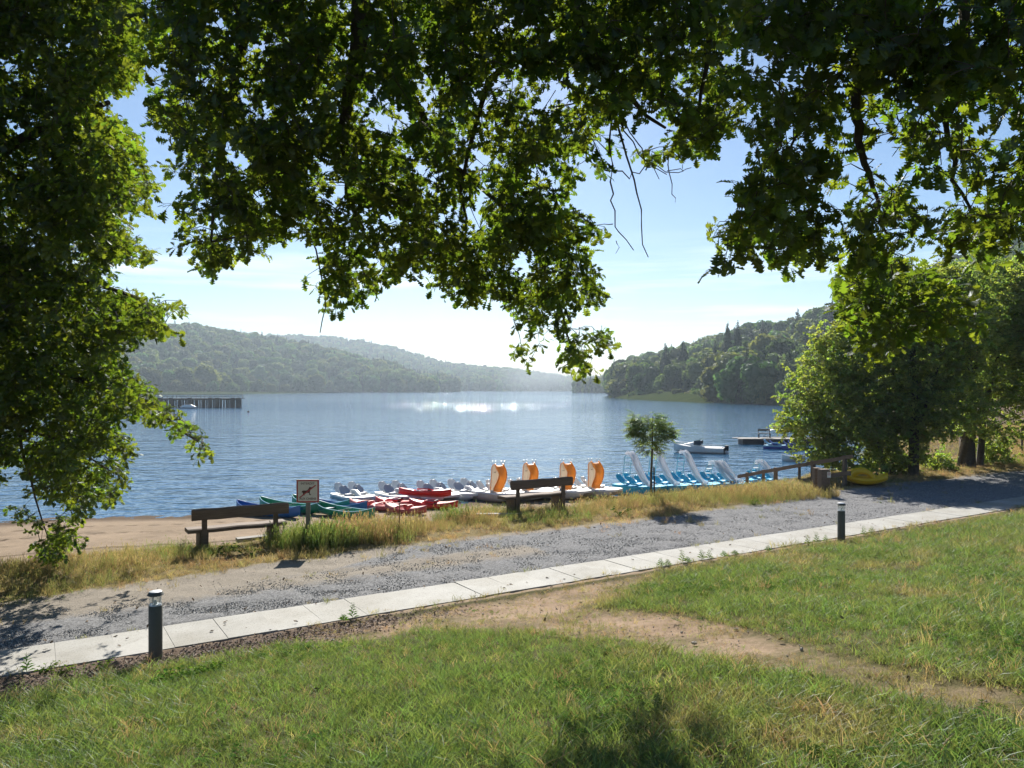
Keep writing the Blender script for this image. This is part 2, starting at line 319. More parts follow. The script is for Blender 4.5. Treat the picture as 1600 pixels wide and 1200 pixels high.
# ------------------------------------------------------------------ scatter by geometry nodes
def scatter(name, P, rot, scl, vid, tint, variants, mats=None, parent=None):
    P = np.asarray(P, np.float32); n = len(P)
    me = bpy.data.meshes.new(name); me.vertices.add(n); me.vertices.foreach_set('co', P.ravel())
    for nm, ty, dat, key in (('rot', 'FLOAT_VECTOR', rot, 'vector'), ('scl', 'FLOAT', scl, 'value'), ('vid', 'INT', vid, 'value'), ('tint', 'FLOAT', tint, 'value')):
        a = me.attributes.new(nm, ty, 'POINT'); a.data.foreach_set(key, np.ascontiguousarray(dat, np.int32 if ty == 'INT' else np.float32).ravel())
    o = link(name, me, parent)
    ng = bpy.data.node_groups.new('scatter_' + name, 'GeometryNodeTree')
    ng.interface.new_socket('Geometry', in_out='INPUT', socket_type='NodeSocketGeometry'); ng.interface.new_socket('Geometry', in_out='OUTPUT', socket_type='NodeSocketGeometry')
    gi = N(ng, 'NodeGroupInput'); go = N(ng, 'NodeGroupOutput'); ip = N(ng, 'GeometryNodeInstanceOnPoints'); jn = N(ng, 'GeometryNodeJoinGeometry')
    for me2 in variants:
        src = bpy.data.objects.new(me2.name + '_source', me2)
        oi = N(ng, 'GeometryNodeObjectInfo', transform_space='ORIGINAL'); oi.inputs['Object'].default_value = src
        gt = N(ng, 'GeometryNodeGeometryToInstance'); ng.links.new(oi.outputs['Geometry'], gt.inputs[0]); ng.links.new(gt.outputs[0], jn.inputs[0])
    def na(nm, ty):
        a = N(ng, 'GeometryNodeInputNamedAttribute', data_type=ty); a.inputs['Name'].default_value = nm
        return [s for s in a.outputs if s.enabled and s.name == 'Attribute'][0]
    er = N(ng, 'FunctionNodeEulerToRotation'); ng.links.new(na('rot', 'FLOAT_VECTOR'), er.inputs[0])
    ip.inputs['Pick Instance'].default_value = True
    ng.links.new(gi.outputs[0], ip.inputs['Points']); ng.links.new(jn.outputs[0], ip.inputs['Instance']); ng.links.new(na('vid', 'INT'), ip.inputs['Instance Index'])
    ng.links.new(er.outputs[0], ip.inputs['Rotation']); ng.links.new(na('scl', 'FLOAT'), ip.inputs['Scale']); ng.links.new(ip.outputs[0], go.inputs[0])
    md = o.modifiers.new('scatter', 'NODES'); md.node_group = ng
    o['kind'] = 'stuff'; return o

# ================================================================== SETTING
# ---- ground sheet
def groundmat():
    m = bpy.data.materials.new('ground_surface'); m.use_nodes = True; nt = m.node_tree; p = nt.nodes['Principled BSDF']; ln = nt.links.new
    p.inputs['Roughness'].default_value = 0.95; p.inputs['Specular IOR Level'].default_value = 0.03
    t = N(nt, 'ShaderNodeTexCoord')
    def nz(s, d=6, r=0.6):
        n = N(nt, 'ShaderNodeTexNoise'); n.inputs['Scale'].default_value = s; n.inputs['Detail'].default_value = d; n.inputs['Roughness'].default_value = r
        ln(t.outputs['Object'], n.inputs['Vector']); return n.outputs[0]
    def ramp(src, a, ca, b, cb):
        r = N(nt, 'ShaderNodeValToRGB'); r.color_ramp.elements[0].position = a; r.color_ramp.elements[1].position = b
        r.color_ramp.elements[0].color = (*ca, 1); r.color_ramp.elements[1].color = (*cb, 1); ln(src, r.inputs[0]); return r.outputs[0]
    def mix(f, a, b, bt='MIX'):
        x = N(nt, 'ShaderNodeMixRGB', blend_type=bt)
        for i, s in ((0, f), (1, a), (2, b)):
            if isinstance(s, (int, float)): x.inputs[i].default_value = s
            elif isinstance(s, tuple): x.inputs[i].default_value = (*s, 1)
            else: ln(s, x.inputs[i])
        return x.outputs[0]
    edge = nz(3.5, 8, 0.75)
    def mask(nm, soft_=0.12, amt=0.7):
        a = N(nt, 'ShaderNodeAttribute', attribute_name=nm)
        s = N(nt, 'ShaderNodeMath', operation='SUBTRACT'); ln(edge, s.inputs[0]); s.inputs[1].default_value = 0.5
        q = N(nt, 'ShaderNodeMath', operation='MULTIPLY_ADD'); ln(s.outputs[0], q.inputs[0]); q.inputs[1].default_value = amt; ln(a.outputs['Fac'], q.inputs[2])
        r = N(nt, 'ShaderNodeMapRange'); r.inputs[1].default_value = 0.5 - soft_; r.inputs[2].default_value = 0.5 + soft_; ln(q.outputs[0], r.inputs[0]); return r.outputs[0]
    fine, med, big = nz(60, 4, 0.7), nz(9, 6, 0.65), nz(0.9, 4, 0.6)
    sand = mix(0.35, ramp(med, 0.3, (0.22, 0.165, 0.115), 0.7, (0.30, 0.23, 0.165)), ramp(fine, 0.35, (0.16, 0.12, 0.085), 0.65, (0.36, 0.28, 0.20)))
    sand = mix(0.45, sand, ramp(nz(0.55, 5), 0.35, (0.18, 0.14, 0.10), 0.65, (0.31, 0.24, 0.17)))
    wet = mix(1.0, sand, (0.42, 0.40, 0.40), 'MULTIPLY')
    soil = mix(0.5, ramp(med, 0.3, (0.055, 0.058, 0.024), 0.7, (0.12, 0.10, 0.05)), ramp(fine, 0.3, (0.04, 0.045, 0.02), 0.7, (0.14, 0.12, 0.06)))
    dirt = mix(0.4, ramp(med, 0.3, (0.21, 0.155, 0.105), 0.7, (0.34, 0.26, 0.19)), ramp(fine, 0.35, (0.12, 0.085, 0.06), 0.65, (0.38, 0.29, 0.21)))
    dirt = mix(0.4, dirt, ramp(big, 0.4, (0.17, 0.11, 0.07), 0.6, (0.34, 0.25, 0.175)))
    dry = mix(0.5, ramp(med, 0.3, (0.13, 0.105, 0.05), 0.7, (0.27, 0.20, 0.10)), ramp(fine, 0.3, (0.08, 0.075, 0.03), 0.7, (0.30, 0.23, 0.12)))
    track = mix(0.45, ramp(med, 0.3, (0.20, 0.175, 0.145), 0.7, (0.29, 0.255, 0.21)), ramp(fine, 0.35, (0.12, 0.105, 0.09), 0.65, (0.38, 0.34, 0.29)))
    v1 = N(nt, 'ShaderNodeTexVoronoi'); v1.inputs['Scale'].default_value = 40; ln(t.outputs['Object'], v1.inputs['Vector'])
    gv = mix(0.5, ramp(v1.outputs['Color'], 0.1, (0.05, 0.052, 0.058), 0.9, (0.34, 0.34, 0.345)), ramp(fine, 0.3, (0.10, 0.10, 0.105), 0.7, (0.27, 0.265, 0.26)))
    gv = mix(mask('dusty', 0.25, 1.2), gv, track)
    chips = mix(0.6, ramp(fine, 0.35, (0.05, 0.035, 0.028), 0.65, (0.19, 0.14, 0.11)), ramp(med, 0.3, (0.08, 0.06, 0.045), 0.7, (0.17, 0.13, 0.10)))
    c = mix(mask('wet', 0.3, 0.3), sand, wet)
    c = mix(mask('verge'), c, dry); c = mix(mask('track', 0.15, 0.8), c, track); c = mix(mask('gravel', 0.15, 0.7), c, gv)
    c = mix(mask('lawn', 0.15, 0.5), c, soil); c = mix(mask('chips', 0.15, 0.5), c, chips); c = mix(mask('dirt', 0.3, 1.5), c, dirt)
    ln(c, p.inputs['Base Color'])
    b = N(nt, 'ShaderNodeBump'); b.inputs['Strength'].default_value = 0.9; b.inputs['Distance'].default_value = 0.025; ln(mix(0.5, med, fine), b.inputs['Height'])
    ln(b.outputs[0], p.inputs['Normal']); return m
def axis(segs):
    a = []
    for lo, hi, n in segs: a += list(np.linspace(lo, hi, n, endpoint=False))
    return np.array(a + [segs[-1][1]])
gx = axis([(-2500, -200, 8), (-200, -30, 12), (-30, -20, 20), (-20, 27, 390), (27, 60, 50), (60, 200, 24), (200, 2500, 8)])
gy = axis([(-55, -10, 10), (-10, 3.5, 24), (3.5, 27, 230), (27, 42, 70), (42, 80, 20), (80, 300, 14), (300, 2800, 10)])
X, Y = np.meshgrid(gx, gy); x, y = X.ravel(), Y.ravel()
z = H(x, y); v = vv(x, y); u = uu(x, y)
near = (y > 3) & (y < 45) & (np.abs(x) < 32)
# right-hand bank of the lake between the trees and the wooded hill
xb = np.interp(y, [44, 70, 130, 225, 300], [34, 40, 62, 84, 90]); rb = (x > xb - 4) & (y > 40) & (y < 320)
z = np.where(rb, np.maximum(z, np.clip(WZ + (x - xb) * 0.25, -4, 30)), np.where(y > 60, np.minimum(z, -5.0), z))
dm = dirt_mask(x, y, z) * (v < -0.25) * (0.35 + 0.75 * n2(x, y, 1.6, 61)) * (1 - 0.5 * sstep(1050, 1350, proj(x, y, z)[0]))
zz = z + np.where(near, (n2(x, y, 3.1, 1) - 0.5) * 0.04 + (n2(x, y, 9.0, 2) - 0.5) * 0.02, 0) * np.where((v > -0.15) & (v < 1.1), 0.0, 1) * (1 - 0.8 * sstep(-4, -1, v - vshore(u))) - dm * 0.035
zz = np.where((v > 0.02) & (v < 0.98), zz - 0.05, np.where((v > -0.12) & (v < 1.1), zz + 0.002, zz))
# ruts and rows of footprints in the beach
bt = sstep(0.3, 0.6, (v - vbank(u)) / (vshore(u) - vbank(u))) * (v < vshore(u))
zz = zz - bt * 0.05 * np.exp(-(((v - 0.62 * vshore(u)) / 0.18) ** 2)) - bt * 0.05 * np.exp(-(((v - 0.80 * vshore(u)) / 0.2) ** 2)) * (np.sin(u * 7) > 0)
nx_, ny_ = len(gx), len(gy)
ii = np.arange(nx_ * ny_).reshape(ny_, nx_)
Fq = np.stack([ii[:-1, :-1].ravel(), ii[:-1, 1:].ravel(), ii[1:, 1:].ravel(), ii[1:, :-1].ravel()], 1)
me = np_mesh('ground', np.stack([x, y, zz], 1), Fq, groundmat(), True)
vs, vb = vshore(u), vbank(u)
masks = {
    'gravel': sstep(0.8, 1.0, v) * (1 - sstep(-0.35, 0.35, v - vgravel(u))),
    'track': sstep(0.8, 1.2, v) * (1 - sstep(-0.35, 0.35, v - vtrack(u))),
    'verge': sstep(3.0, 3.5, v) * (1 - sstep(-0.6, 0.8, v - vb)),
    'lawn': 1 - sstep(-0.25, 0.0, v), 'dirt': dm * 1.0,
    'chips': np.exp(-((v + 0.45) / 0.48) ** 2) * (1 - sstep(3.5, 6.0, u)) * sstep(-3.5, -1.2, u) * 1.2 + 0.9 * np.exp(-((v + 0.35) / 0.3) ** 2) * np.exp(-((u - 17.0) / 1.0) ** 2),
    'wet': np.clip(sstep(-2.4, -0.4, v - vs) + 0.75 * (v > vb) * (np.exp(-((v - .55 * vs) / .10) ** 2) + np.exp(-((v - .63 * vs) / .10) ** 2) + np.exp(-((v - .80 * vs) / .16) ** 2) * (np.sin(u * 9) > -.2) + np.exp(-((v - .88 * vs) / .16) ** 2) * (np.sin(u * 9 + 2) > -.2)), 0, 1), 'dusty': np.clip(0.02 + 0.8 * np.exp(-((v - 2.6) / 0.5) ** 2) * (u < 9) + 0.25 * (n2(x, y, 0.5, 5) - 0.5), 0, 1),
}
for k, a in masks.items():
    at = me.attributes.new(k, 'FLOAT', 'POINT'); at.data.foreach_set('value', np.asarray(a, np.float32))
o = link('ground', me); o['kind'] = 'structure'

# ---- lake water
def watermat():
    m = bpy.data.materials.new('lake_water'); m.use_nodes = True; nt = m.node_tree; p = nt.nodes['Principled BSDF']; ln = nt.links.new
    p.inputs['Base Color'].default_value = (0.02, 0.078, 0.155, 1); p.inputs['Roughness'].default_value = 0.055; p.inputs['IOR'].default_value = 1.33; p.inputs['Specular IOR Level'].default_value = 0.5
    t = N(nt, 'ShaderNodeTexCoord'); acc = None
    for sc, st, det, rot in (((0.8, 1.3, 1), 1.0, 1, 0.15), ((2.8, 4.0, 1), 0.30, 1, -0.2), ((0.2, 0.35, 1), 1.6, 1, 0.05), ((6.5, 9, 1), 0.07, 1, 0.25)):
        mp = N(nt, 'ShaderNodeMapping'); mp.inputs['Scale'].default_value = sc; mp.inputs['Rotation'].default_value = (0, 0, rot)
        n = N(nt, 'ShaderNodeTexNoise'); n.inputs['Scale'].default_value = 1; n.inputs['Detail'].default_value = det; n.inputs['Roughness'].default_value = 0.4
        ln(t.outputs['Object'], mp.inputs[0]); ln(mp.outputs[0], n.inputs['Vector'])
        q = N(nt, 'ShaderNodeMath', operation='MULTIPLY_ADD'); ln(n.outputs[0], q.inputs[0]); q.inputs[1].default_value = st
        if acc: ln(acc, q.inputs[2])
        else: q.inputs[2].default_value = 0
        acc = q.outputs[0]
    # gust patches: calmer and rougher areas
    mp = N(nt, 'ShaderNodeMapping'); mp.inputs['Scale'].default_value = (0.012, 0.035, 1); g = N(nt, 'ShaderNodeTexNoise'); g.inputs['Scale'].default_value = 1; g.inputs['Detail'].default_value = 3
    ln(t.outputs['Object'], mp.inputs[0]); ln(mp.outputs[0], g.inputs['Vector'])
    # wind-ruffled bands out on the open lake, calmer water in the lee of the near shore
    sx = N(nt, 'ShaderNodeSeparateXYZ'); ln(t.outputs['Object'], sx.inputs[0]); dv = N(nt, 'ShaderNodeMath', operation='DIVIDE'); ln(sx.outputs[1], dv.inputs[0]); dv.inputs[1].default_value = 1500
    bd = N(nt, 'ShaderNodeValToRGB'); ce = bd.color_ramp.elements; ce[0].position = 0.02; ce[0].color = (0.50,) * 3 + (1,); ce[1].position = 1.0; ce[1].color = (0.75,) * 3 + (1,)
    for p_, q_ in ((0.06, 0.50), (0.10, 0.60), (0.125, 0.94), (0.165, 0.96), (0.21, 0.66), (0.33, 0.62), (0.42, 0.85)): c_ = ce.new(p_); c_.color = (q_,) * 3 + (1,)
    ln(dv.outputs[0], bd.inputs[0]); ad = N(nt, 'ShaderNodeMath', operation='MULTIPLY_ADD'); ln(g.outputs[0], ad.inputs[0]); ad.inputs[1].default_value = 0.2; ln(bd.outputs[0], ad.inputs[2])
    mr = N(nt, 'ShaderNodeMapRange'); mr.inputs[1].default_value = 0.65; mr.inputs[2].default_value = 1.15; mr.inputs[3].default_value = 0.82; mr.inputs[4].default_value = 2.15; ln(ad.outputs[0], mr.inputs[0])
    b = N(nt, 'ShaderNodeBump'); b.inputs['Distance'].default_value = 0.13; ln(mr.outputs[0], b.inputs['Strength']); ln(acc, b.inputs['Height']); ln(b.outputs[0], p.inputs['Normal'])
    return m
wm = watermat()
wx = axis([(-1900, -60, 10), (-60, 60, 60), (60, 1900, 10)]); wy = axis([(15, 90, 60), (90, 1900, 30)])
WX, WY = np.meshgrid(wx, wy); ii = np.arange(len(wx) * len(wy)).reshape(len(wy), len(wx))
Fq = np.stack([ii[:-1, :-1].ravel(), ii[:-1, 1:].ravel(), ii[1:, 1:].ravel(), ii[1:, :-1].ravel()], 1)
o = link('water', np_mesh('water', np.stack([WX.ravel(), WY.ravel(), np.full(WX.size, WZ)], 1), Fq, wm, True)); o['kind'] = 'structure'

# ---- concrete path: separate slabs
def concretemat():
    m = mat('path_concrete', (0.25, 0.245, 0.225), 0.85, noise=(3, (0.37, 0.36, 0.335), 0.2), bump=(60, 0.5, 0.004), var=0.06)
    nt = m.node_tree; p = nt.nodes['Principled BSDF']; src = p.inputs['Base Color'].links[0].from_socket
    t = N(nt, 'ShaderNodeTexCoord'); n = N(nt, 'ShaderNodeTexNoise'); n.inputs['Scale'].default_value = 45; n.inputs['Detail'].default_value = 8; nt.links.new(t.outputs['Object'], n.inputs['Vector'])
    r = N(nt, 'ShaderNodeValToRGB'); r.color_ramp.elements[0].position = 0.3; r.color_ramp.elements[0].color = (0.55, 0.53, 0.5, 1); r.color_ramp.elements[1].position = 0.48; nt.links.new(n.outputs[0], r.inputs[0])
    x_ = N(nt, 'ShaderNodeMixRGB', blend_type='MULTIPLY'); x_.inputs[0].default_value = 0.8; nt.links.new(src, x_.inputs[1]); nt.links.new(r.outputs[0], x_.inputs[2]); nt.links.new(x_.outputs[0], p.inputs['Base Color']); 
    n2_ = N(nt, 'ShaderNodeTexNoise'); n2_.inputs['Scale'].default_value = 1.1; n2_.inputs['Detail'].default_value = 5; gg = N(nt, 'ShaderNodeNewGeometry'); nt.links.new(gg.outputs['Position'], n2_.inputs['Vector'])
    r2 = N(nt, 'ShaderNodeValToRGB'); r2.color_ramp.elements[0].position = 0.32; r2.color_ramp.elements[0].color = (0.72, 0.69, 0.63, 1); r2.color_ramp.elements[1].position = 0.6; nt.links.new(n2_.outputs[0], r2.inputs[0])
    x2 = N(nt, 'ShaderNodeMixRGB', blend_type='MULTIPLY'); x2.inputs[0].default_value = 0.8; nt.links.new(x_.outputs[0], x2.inputs[1]); nt.links.new(r2.outputs[0], x2.inputs[2]); nt.links.new(x2.outputs[0], p.inputs['Base Color']); return m
M['concrete'] = concretemat()
walk = empty('pavement', (-5.76, 8.64, 0), math.asin(SA)); walk['kind'] = 'structure'
slab_me = [MB().box((0, 0, 0), (0.637, 1.0, 0.08), jit=0.003).mesh('slab', M['concrete'], False, 0.003) for _ in range(4)]
MB().box((13.0, 0.5, -0.030), (33.6, 0.99, 0.08)).build('mortar_bed', mat('mortar', (0.40, 0.39, 0.36), 0.9, noise=(20, (0.30, 0.29, 0.27), 0.4)), walk)
for k in range(52):
    s_ = link('slab', slab_me[k % 4], walk, None, (-3.6 + k * 0.638, 0.5, -0.025 + R.uniform(-0.004, 0.004))); s_.rotation_euler = (R.uniform(-0.004, 0.004), R.uniform(-0.004, 0.004), R.uniform(-0.004, 0.004) + (PI if k % 3 == 0 else 0))

# ---- haze
hb = MB().box((0, 1420, 82), (5200, 3000, 180)); hz = link('haze', hb.mesh('haze'))
hm = bpy.data.materials.new('haze_air'); hm.use_nodes = True; nt = hm.node_tree; nt.nodes.remove(nt.nodes['Principled BSDF'])
pv = N(nt, 'ShaderNodeVolumePrincipled'); pv.inputs['Density'].default_value = 0.00021; pv.inputs['Color'].default_value = (0.72, 0.86, 1.0, 1); pv.inputs['Anisotropy'].default_value = 0.3
nt.links.new(pv.outputs[0], [n for n in nt.nodes if n.type == 'OUTPUT_MATERIAL'][0].inputs['Volume']); hz.data.materials.append(hm); hz['kind'] = 'stuff'; hz.display_type = 'WIRE'
# thin smoke lying over the far end of the lake
sk = link('smoke', MB().sphere((0, 0, 0), 1, 24, 12).mesh('smoke'), None, None, ((852 - 800) / F * 1290, 1290, 22)); sk.scale = (95, 60, 40); sk['kind'] = 'stuff'
sm = bpy.data.materials.new('smoke_air'); sm.use_nodes = True; nt = sm.node_tree; nt.nodes.remove(nt.nodes['Principled BSDF'])
sv = N(nt, 'ShaderNodeVolumePrincipled'); sv.inputs['Color'].default_value = (0.85, 0.92, 1, 1); tc_ = N(nt, 'ShaderNodeTexCoord'); gr = N(nt, 'ShaderNodeTexGradient', gradient_type='SPHERICAL'); nz_ = N(nt, 'ShaderNodeTexNoise'); nz_.inputs['Scale'].default_value = 1.6; nz_.inputs['Detail'].default_value = 3
m1 = N(nt, 'ShaderNodeMath', operation='MULTIPLY'); m2 = N(nt, 'ShaderNodeMath', operation='MULTIPLY'); m2.inputs[1].default_value = 0.022
nt.links.new(tc_.outputs['Object'], gr.inputs[0]); nt.links.new(tc_.outputs['Object'], nz_.inputs['Vector']); nt.links.new(gr.outputs['Fac'], m1.inputs[0]); nt.links.new(nz_.outputs[0], m1.inputs[1]); nt.links.new(m1.outputs[0], m2.inputs[0]); nt.links.new(m2.outputs[0], sv.inputs['Density'])
nt.links.new(sv.outputs[0], [n for n in nt.nodes if n.type == 'OUTPUT_MATERIAL'][0].inputs['Volume']); sk.data.materials.append(sm)

# ================================================================== FAR WOODS
def clump_quads(P, Nn, s, rng):
    """one slightly bent leaf-clump quad per point, facing roughly Nn"""
    n = len(P); Nn = Nn / np.linalg.norm(Nn, axis=1, keepdims=True)
    a = rng.normal(size=(n, 3)); a -= Nn * (a * Nn).sum(1, keepdims=True); a /= np.linalg.norm(a, axis=1, keepdims=True); b = np.cross(Nn, a)
    s = s[:, None]; w = rng.uniform(0.5, 0.9, (n, 1))
    V = np.stack([P + a * s, P + b * s * w + Nn * s * 0.25, P - a * s * rng.uniform(0.7, 1.1, (n, 1)), P - b * s * w - Nn * s * 0.15], 1).reshape(-1, 3)
    return V, np.arange(4 * n).reshape(n, 4)
def round_crown(name, seed, nf, m, size=0.05, nl=9, flat=1.0, low=0.12, core=True, rag=0):
    """crown of unit height, about 0.9 wide, made of lobes"""
    g = np.random.default_rng(seed); C = []; r = []
    for i in range(nl):
        a = g.uniform(0, 2 * PI); h = g.uniform(0.25, 0.78); rad = 0.26 * (1 - abs(h - 0.45) * 1.1) * g.uniform(0.5, 1.1)
        C.append((rad * math.cos(a), rad * math.sin(a), h * flat)); r.append(g.uniform(0.15, 0.24))
    C += [(0, 0, 0.45 * flat), (0, 0, 0.72 * flat)]; r += [0.27, 0.2]; C = np.array(C); r = np.array(r)
    k = g.integers(0, len(C), nf * 3); d = g.normal(size=(nf * 3, 3)); d /= np.linalg.norm(d, axis=1, keepdims=True)
    P = C[k] + d * (r[k] * g.uniform(0.82 - 0.06 * rag, 1.06 + 0.14 * rag, nf * 3))[:, None]
    inside = np.zeros(len(P), bool)
    for c, q in zip(C, r): inside |= np.linalg.norm(P - c, axis=1) < q * 0.8
    P, d = P[~inside][:nf], d[~inside][:nf]; ok = P[:, 2] > low; P, d = P[ok], d[ok]
    V, Fc = clump_quads(P, d + g.normal(0, 0.45 + 0.35 * rag, d.shape), g.uniform(0.6, 1.3, len(P)) * size, g)
    if core:
        for c, q in zip(C, r):
            mb = MB().sphere(c, q * 0.84, 8, 5); vv_ = np.array(mb.v) + g.normal(0, q * 0.05, (len(mb.v), 3)); fs = np.array([f for f in mb.f if len(f) == 4]); Fc = np.vstack([Fc, fs + len(V)]); V = np.vstack([V, vv_])
    return np_mesh(name, V, Fc, m)
def conifer_crown(name, seed, nf, m, size=0.04, w=0.17, p=0.8):
    g = np.random.default_rng(seed); h = 1 - np.sqrt(g.uniform(0, 1, nf)) ; h = 0.06 + 0.94 * h
    tier = 0.72 + 0.28 * np.abs(np.sin(h * 34 + g.uniform(-0.3, 0.3, nf))); rad = w * (1 - h) ** p * tier * g.uniform(0.55, 1.08, nf) + 0.006
    a = g.uniform(0, 2 * PI, nf); P = np.stack([rad * np.cos(a), rad * np.sin(a), h - rad * 0.25], 1)
    d = np.stack([np.cos(a), np.sin(a), np.full(nf, 0.7)], 1) + g.normal(0, 0.35, (nf, 3))
    V, Fc = clump_quads(P, d, g.uniform(0.5, 1.2, nf) * size * (1.15 - h * 0.7), g)
    mb = MB().tube([(0, 0, 0), (0, 0, 0.97)], [w * 0.35, 0.004], 7); fs = np.array([f for f in mb.f if len(f) == 4]); Fc = np.vstack([Fc, fs + len(V)]); V = np.vstack([V, np.array(mb.v)])
    return np_mesh(name, V, Fc, m)
wood_v = [round_crown('wood_crown', 10 + i, 900, M['hillwood'], 0.052, nl=7 + i) for i in range(5)]
wood_c = [conifer_crown('wood_conifer', 30 + i, 700, M['conifer'], 0.05, 0.2) for i in range(2)]
hillm = mat('hill_floor', (0.05, 0.06, 0.025), 1.0, spec=0.0, noise=(0.06, (0.09, 0.10, 0.04), 0.4))
meadowm = mat('shore_meadow', (0.022, 0.035, 0.012), 1.0, spec=0.0, noise=(0.15, (0.05, 0.062, 0.022), 0.4))
def hill(name, cols, th, spacing, seed, conif=0.12, rows=12, prof=0.75, wood_name='woodland', smin=0.0, size_t=(1.0, 1.0), p_clear=None, trees=True):
    """cols: (photo x, distance of shore, distance of ridge, photo y of the wooded skyline)"""
    cols = np.array(cols, float); px = np.linspace(cols[0, 0], cols[-1, 0], 60)
    d0 = np.interp(px, cols[:, 0], cols[:, 1]); d1 = np.interp(px, cols[:, 0], cols[:, 2]); yt = np.interp(px, cols[:, 0], cols[:, 3])
    z1 = np.maximum(CH + (HOR - yt) / F * d1 - th * 0.95, WZ + 0.5)
    def surf(s, t):
        a = np.interp(s, np.linspace(0, 1, 60), px); e0 = np.interp(a, px, d0); e1 = np.interp(a, px, d1); zr = np.interp(a, px, z1)
        d = e0 + (e1 - e0) * t; tz = np.clip(t, 0, 1) ** prof; zt = WZ - 0.6 + (zr - WZ + 0.6) * tz
        zt = np.where(t > 1, zr - (t - 1) * 0.6 * np.maximum(zr, 5), zt)
        xx = (a - 800) / F * d; zt = zt + (n2(xx, d, 0.012, seed) - 0.5) * 0.12 * np.maximum(zr, 0) * np.sin(np.clip(t, 0, 1) * PI)
        return xx, d, zt
    S, T = np.meshgrid(np.linspace(0, 1, 60), np.concatenate([np.linspace(0, 1, rows), [1.15, 1.5]])); x, y, z = surf(S.ravel(), T.ravel())
    nr = rows + 2; ii = np.arange(60 * nr).reshape(nr, 60); Fq = np.stack([ii[:-1, :-1].ravel(), ii[:-1, 1:].ravel(), ii[1:, 1:].ravel(), ii[1:, :-1].ravel()], 1)
    o = link(name, np_mesh(name, np.stack([x, y, z], 1), Fq, hillm, True)); o['kind'] = 'structure'
    if trees:
        g = np.random.default_rng(seed); n = 60000; s = g.uniform(0, 1, n); t = g.uniform(0.0, 1.12, n) ; x, y, z = surf(s, t); keep = []; cell = {}
        for i in range(n):
            q = spacing * (0.8 + 0.5 * ((i * 7919) % 97) / 97); k = (int(x[i] // q), int(y[i] // (q)))
            if k in cell: continue
            if p_clear and p_clear(x[i], y[i], t[i]): continue
            cell[k] = 1; keep.append(i)
        keep = np.array(keep); m_ = len(keep); P = np.stack([x, y, z], 1)[keep]; con = g.uniform(0, 1, m_) < conif * (0.4 + 1.6 * (n2(P[:, 0], P[:, 1], 0.02, 3) > 0.55))
        scl = th * g.uniform(0.5, 1.25, m_) * np.interp(t[keep], [0, 1], size_t); scl = np.where(con, scl * 1.15, scl); P[:, 2] -= scl * 0.14
        vid = np.where(con, g.integers(5, 7, m_), g.integers(0, 5, m_)); rot = np.stack([np.zeros(m_), np.zeros(m_), g.uniform(0, 6.28, m_)], 1)
        scatter(wood_name, P, rot, scl, vid, np.zeros(m_), list(reversed(wood_v + wood_c)))
    return surf
hill('hill_left', [(-60, 540, 840, 494), (100, 590, 900, 497), (150, 640, 950, 503), (250, 720, 1030, 501), (300, 780, 1100, 502), (334, 810, 1130, 510), (390, 860, 1150, 518), (432, 890, 1160, 525), (477, 920, 1160, 532), (530, 950, 1160, 546), (565, 960, 1160, 553), (617, 980, 1140, 565), (645, 990, 1110, 582), (666, 1000, 1060, 600), (675, 1003, 1020, 609)], 21, 14.5, 5, conif=0.10, wood_name='woodland')
hill('hill_spur', [(640, 1120, 1250, 578), (672, 1120, 1240, 583), (695, 1120, 1220, 583), (707, 1125, 1180, 594), (713, 1130, 1150, 606)], 20, 12, 6, conif=0.3)
hill('hill_far', [(380, 1400, 1950, 518), (425, 1400, 1950, 521), (453, 1400, 1950, 521), (495, 1400, 1950, 523), (530, 1400, 1980, 525), (579, 1400, 1990, 532), (635, 1400, 2000, 546), (687, 1400, 2000, 562), (740, 1400, 1950, 570), (805, 1400, 1900, 574), (850, 1400, 1850, 582), (910, 1400, 1800, 588), (1000, 1400, 1800, 580), (1100, 1400, 1800, 570)], 20, 20, 7, conif=0.15)
hill('hill_mid', [(902, 900, 930, 611), (912, 880, 1000, 598), (920, 860, 1050, 592), (962, 820, 1050, 583), (1000, 800, 1100, 560), (1060, 760, 1100, 545)], 17, 14, 8, conif=0.3)
def clear_r(x, y, t): return False
surfR = hill('hill_right', [(956, 430, 520, 572), (970, 400, 560, 561), (1000, 352, 620, 554), (1045, 318, 640, 544), (1097, 276, 600, 531), (1124, 262, 560, 522), (1165, 246, 520, 508), (1187, 236, 500, 505), (1232, 222, 470, 494), (1255, 212, 450, 484), (1300, 190, 440, 474), (1400, 150, 420, 430), (1500, 125, 400, 395), (1600, 110, 380, 352), (1720, 100, 360, 330)], 16, 10.5, 9, conif=0.2, prof=0.95,
     p_clear=lambda x, y, t: t < 0.10 and (x / y * F + 800) < 1108)

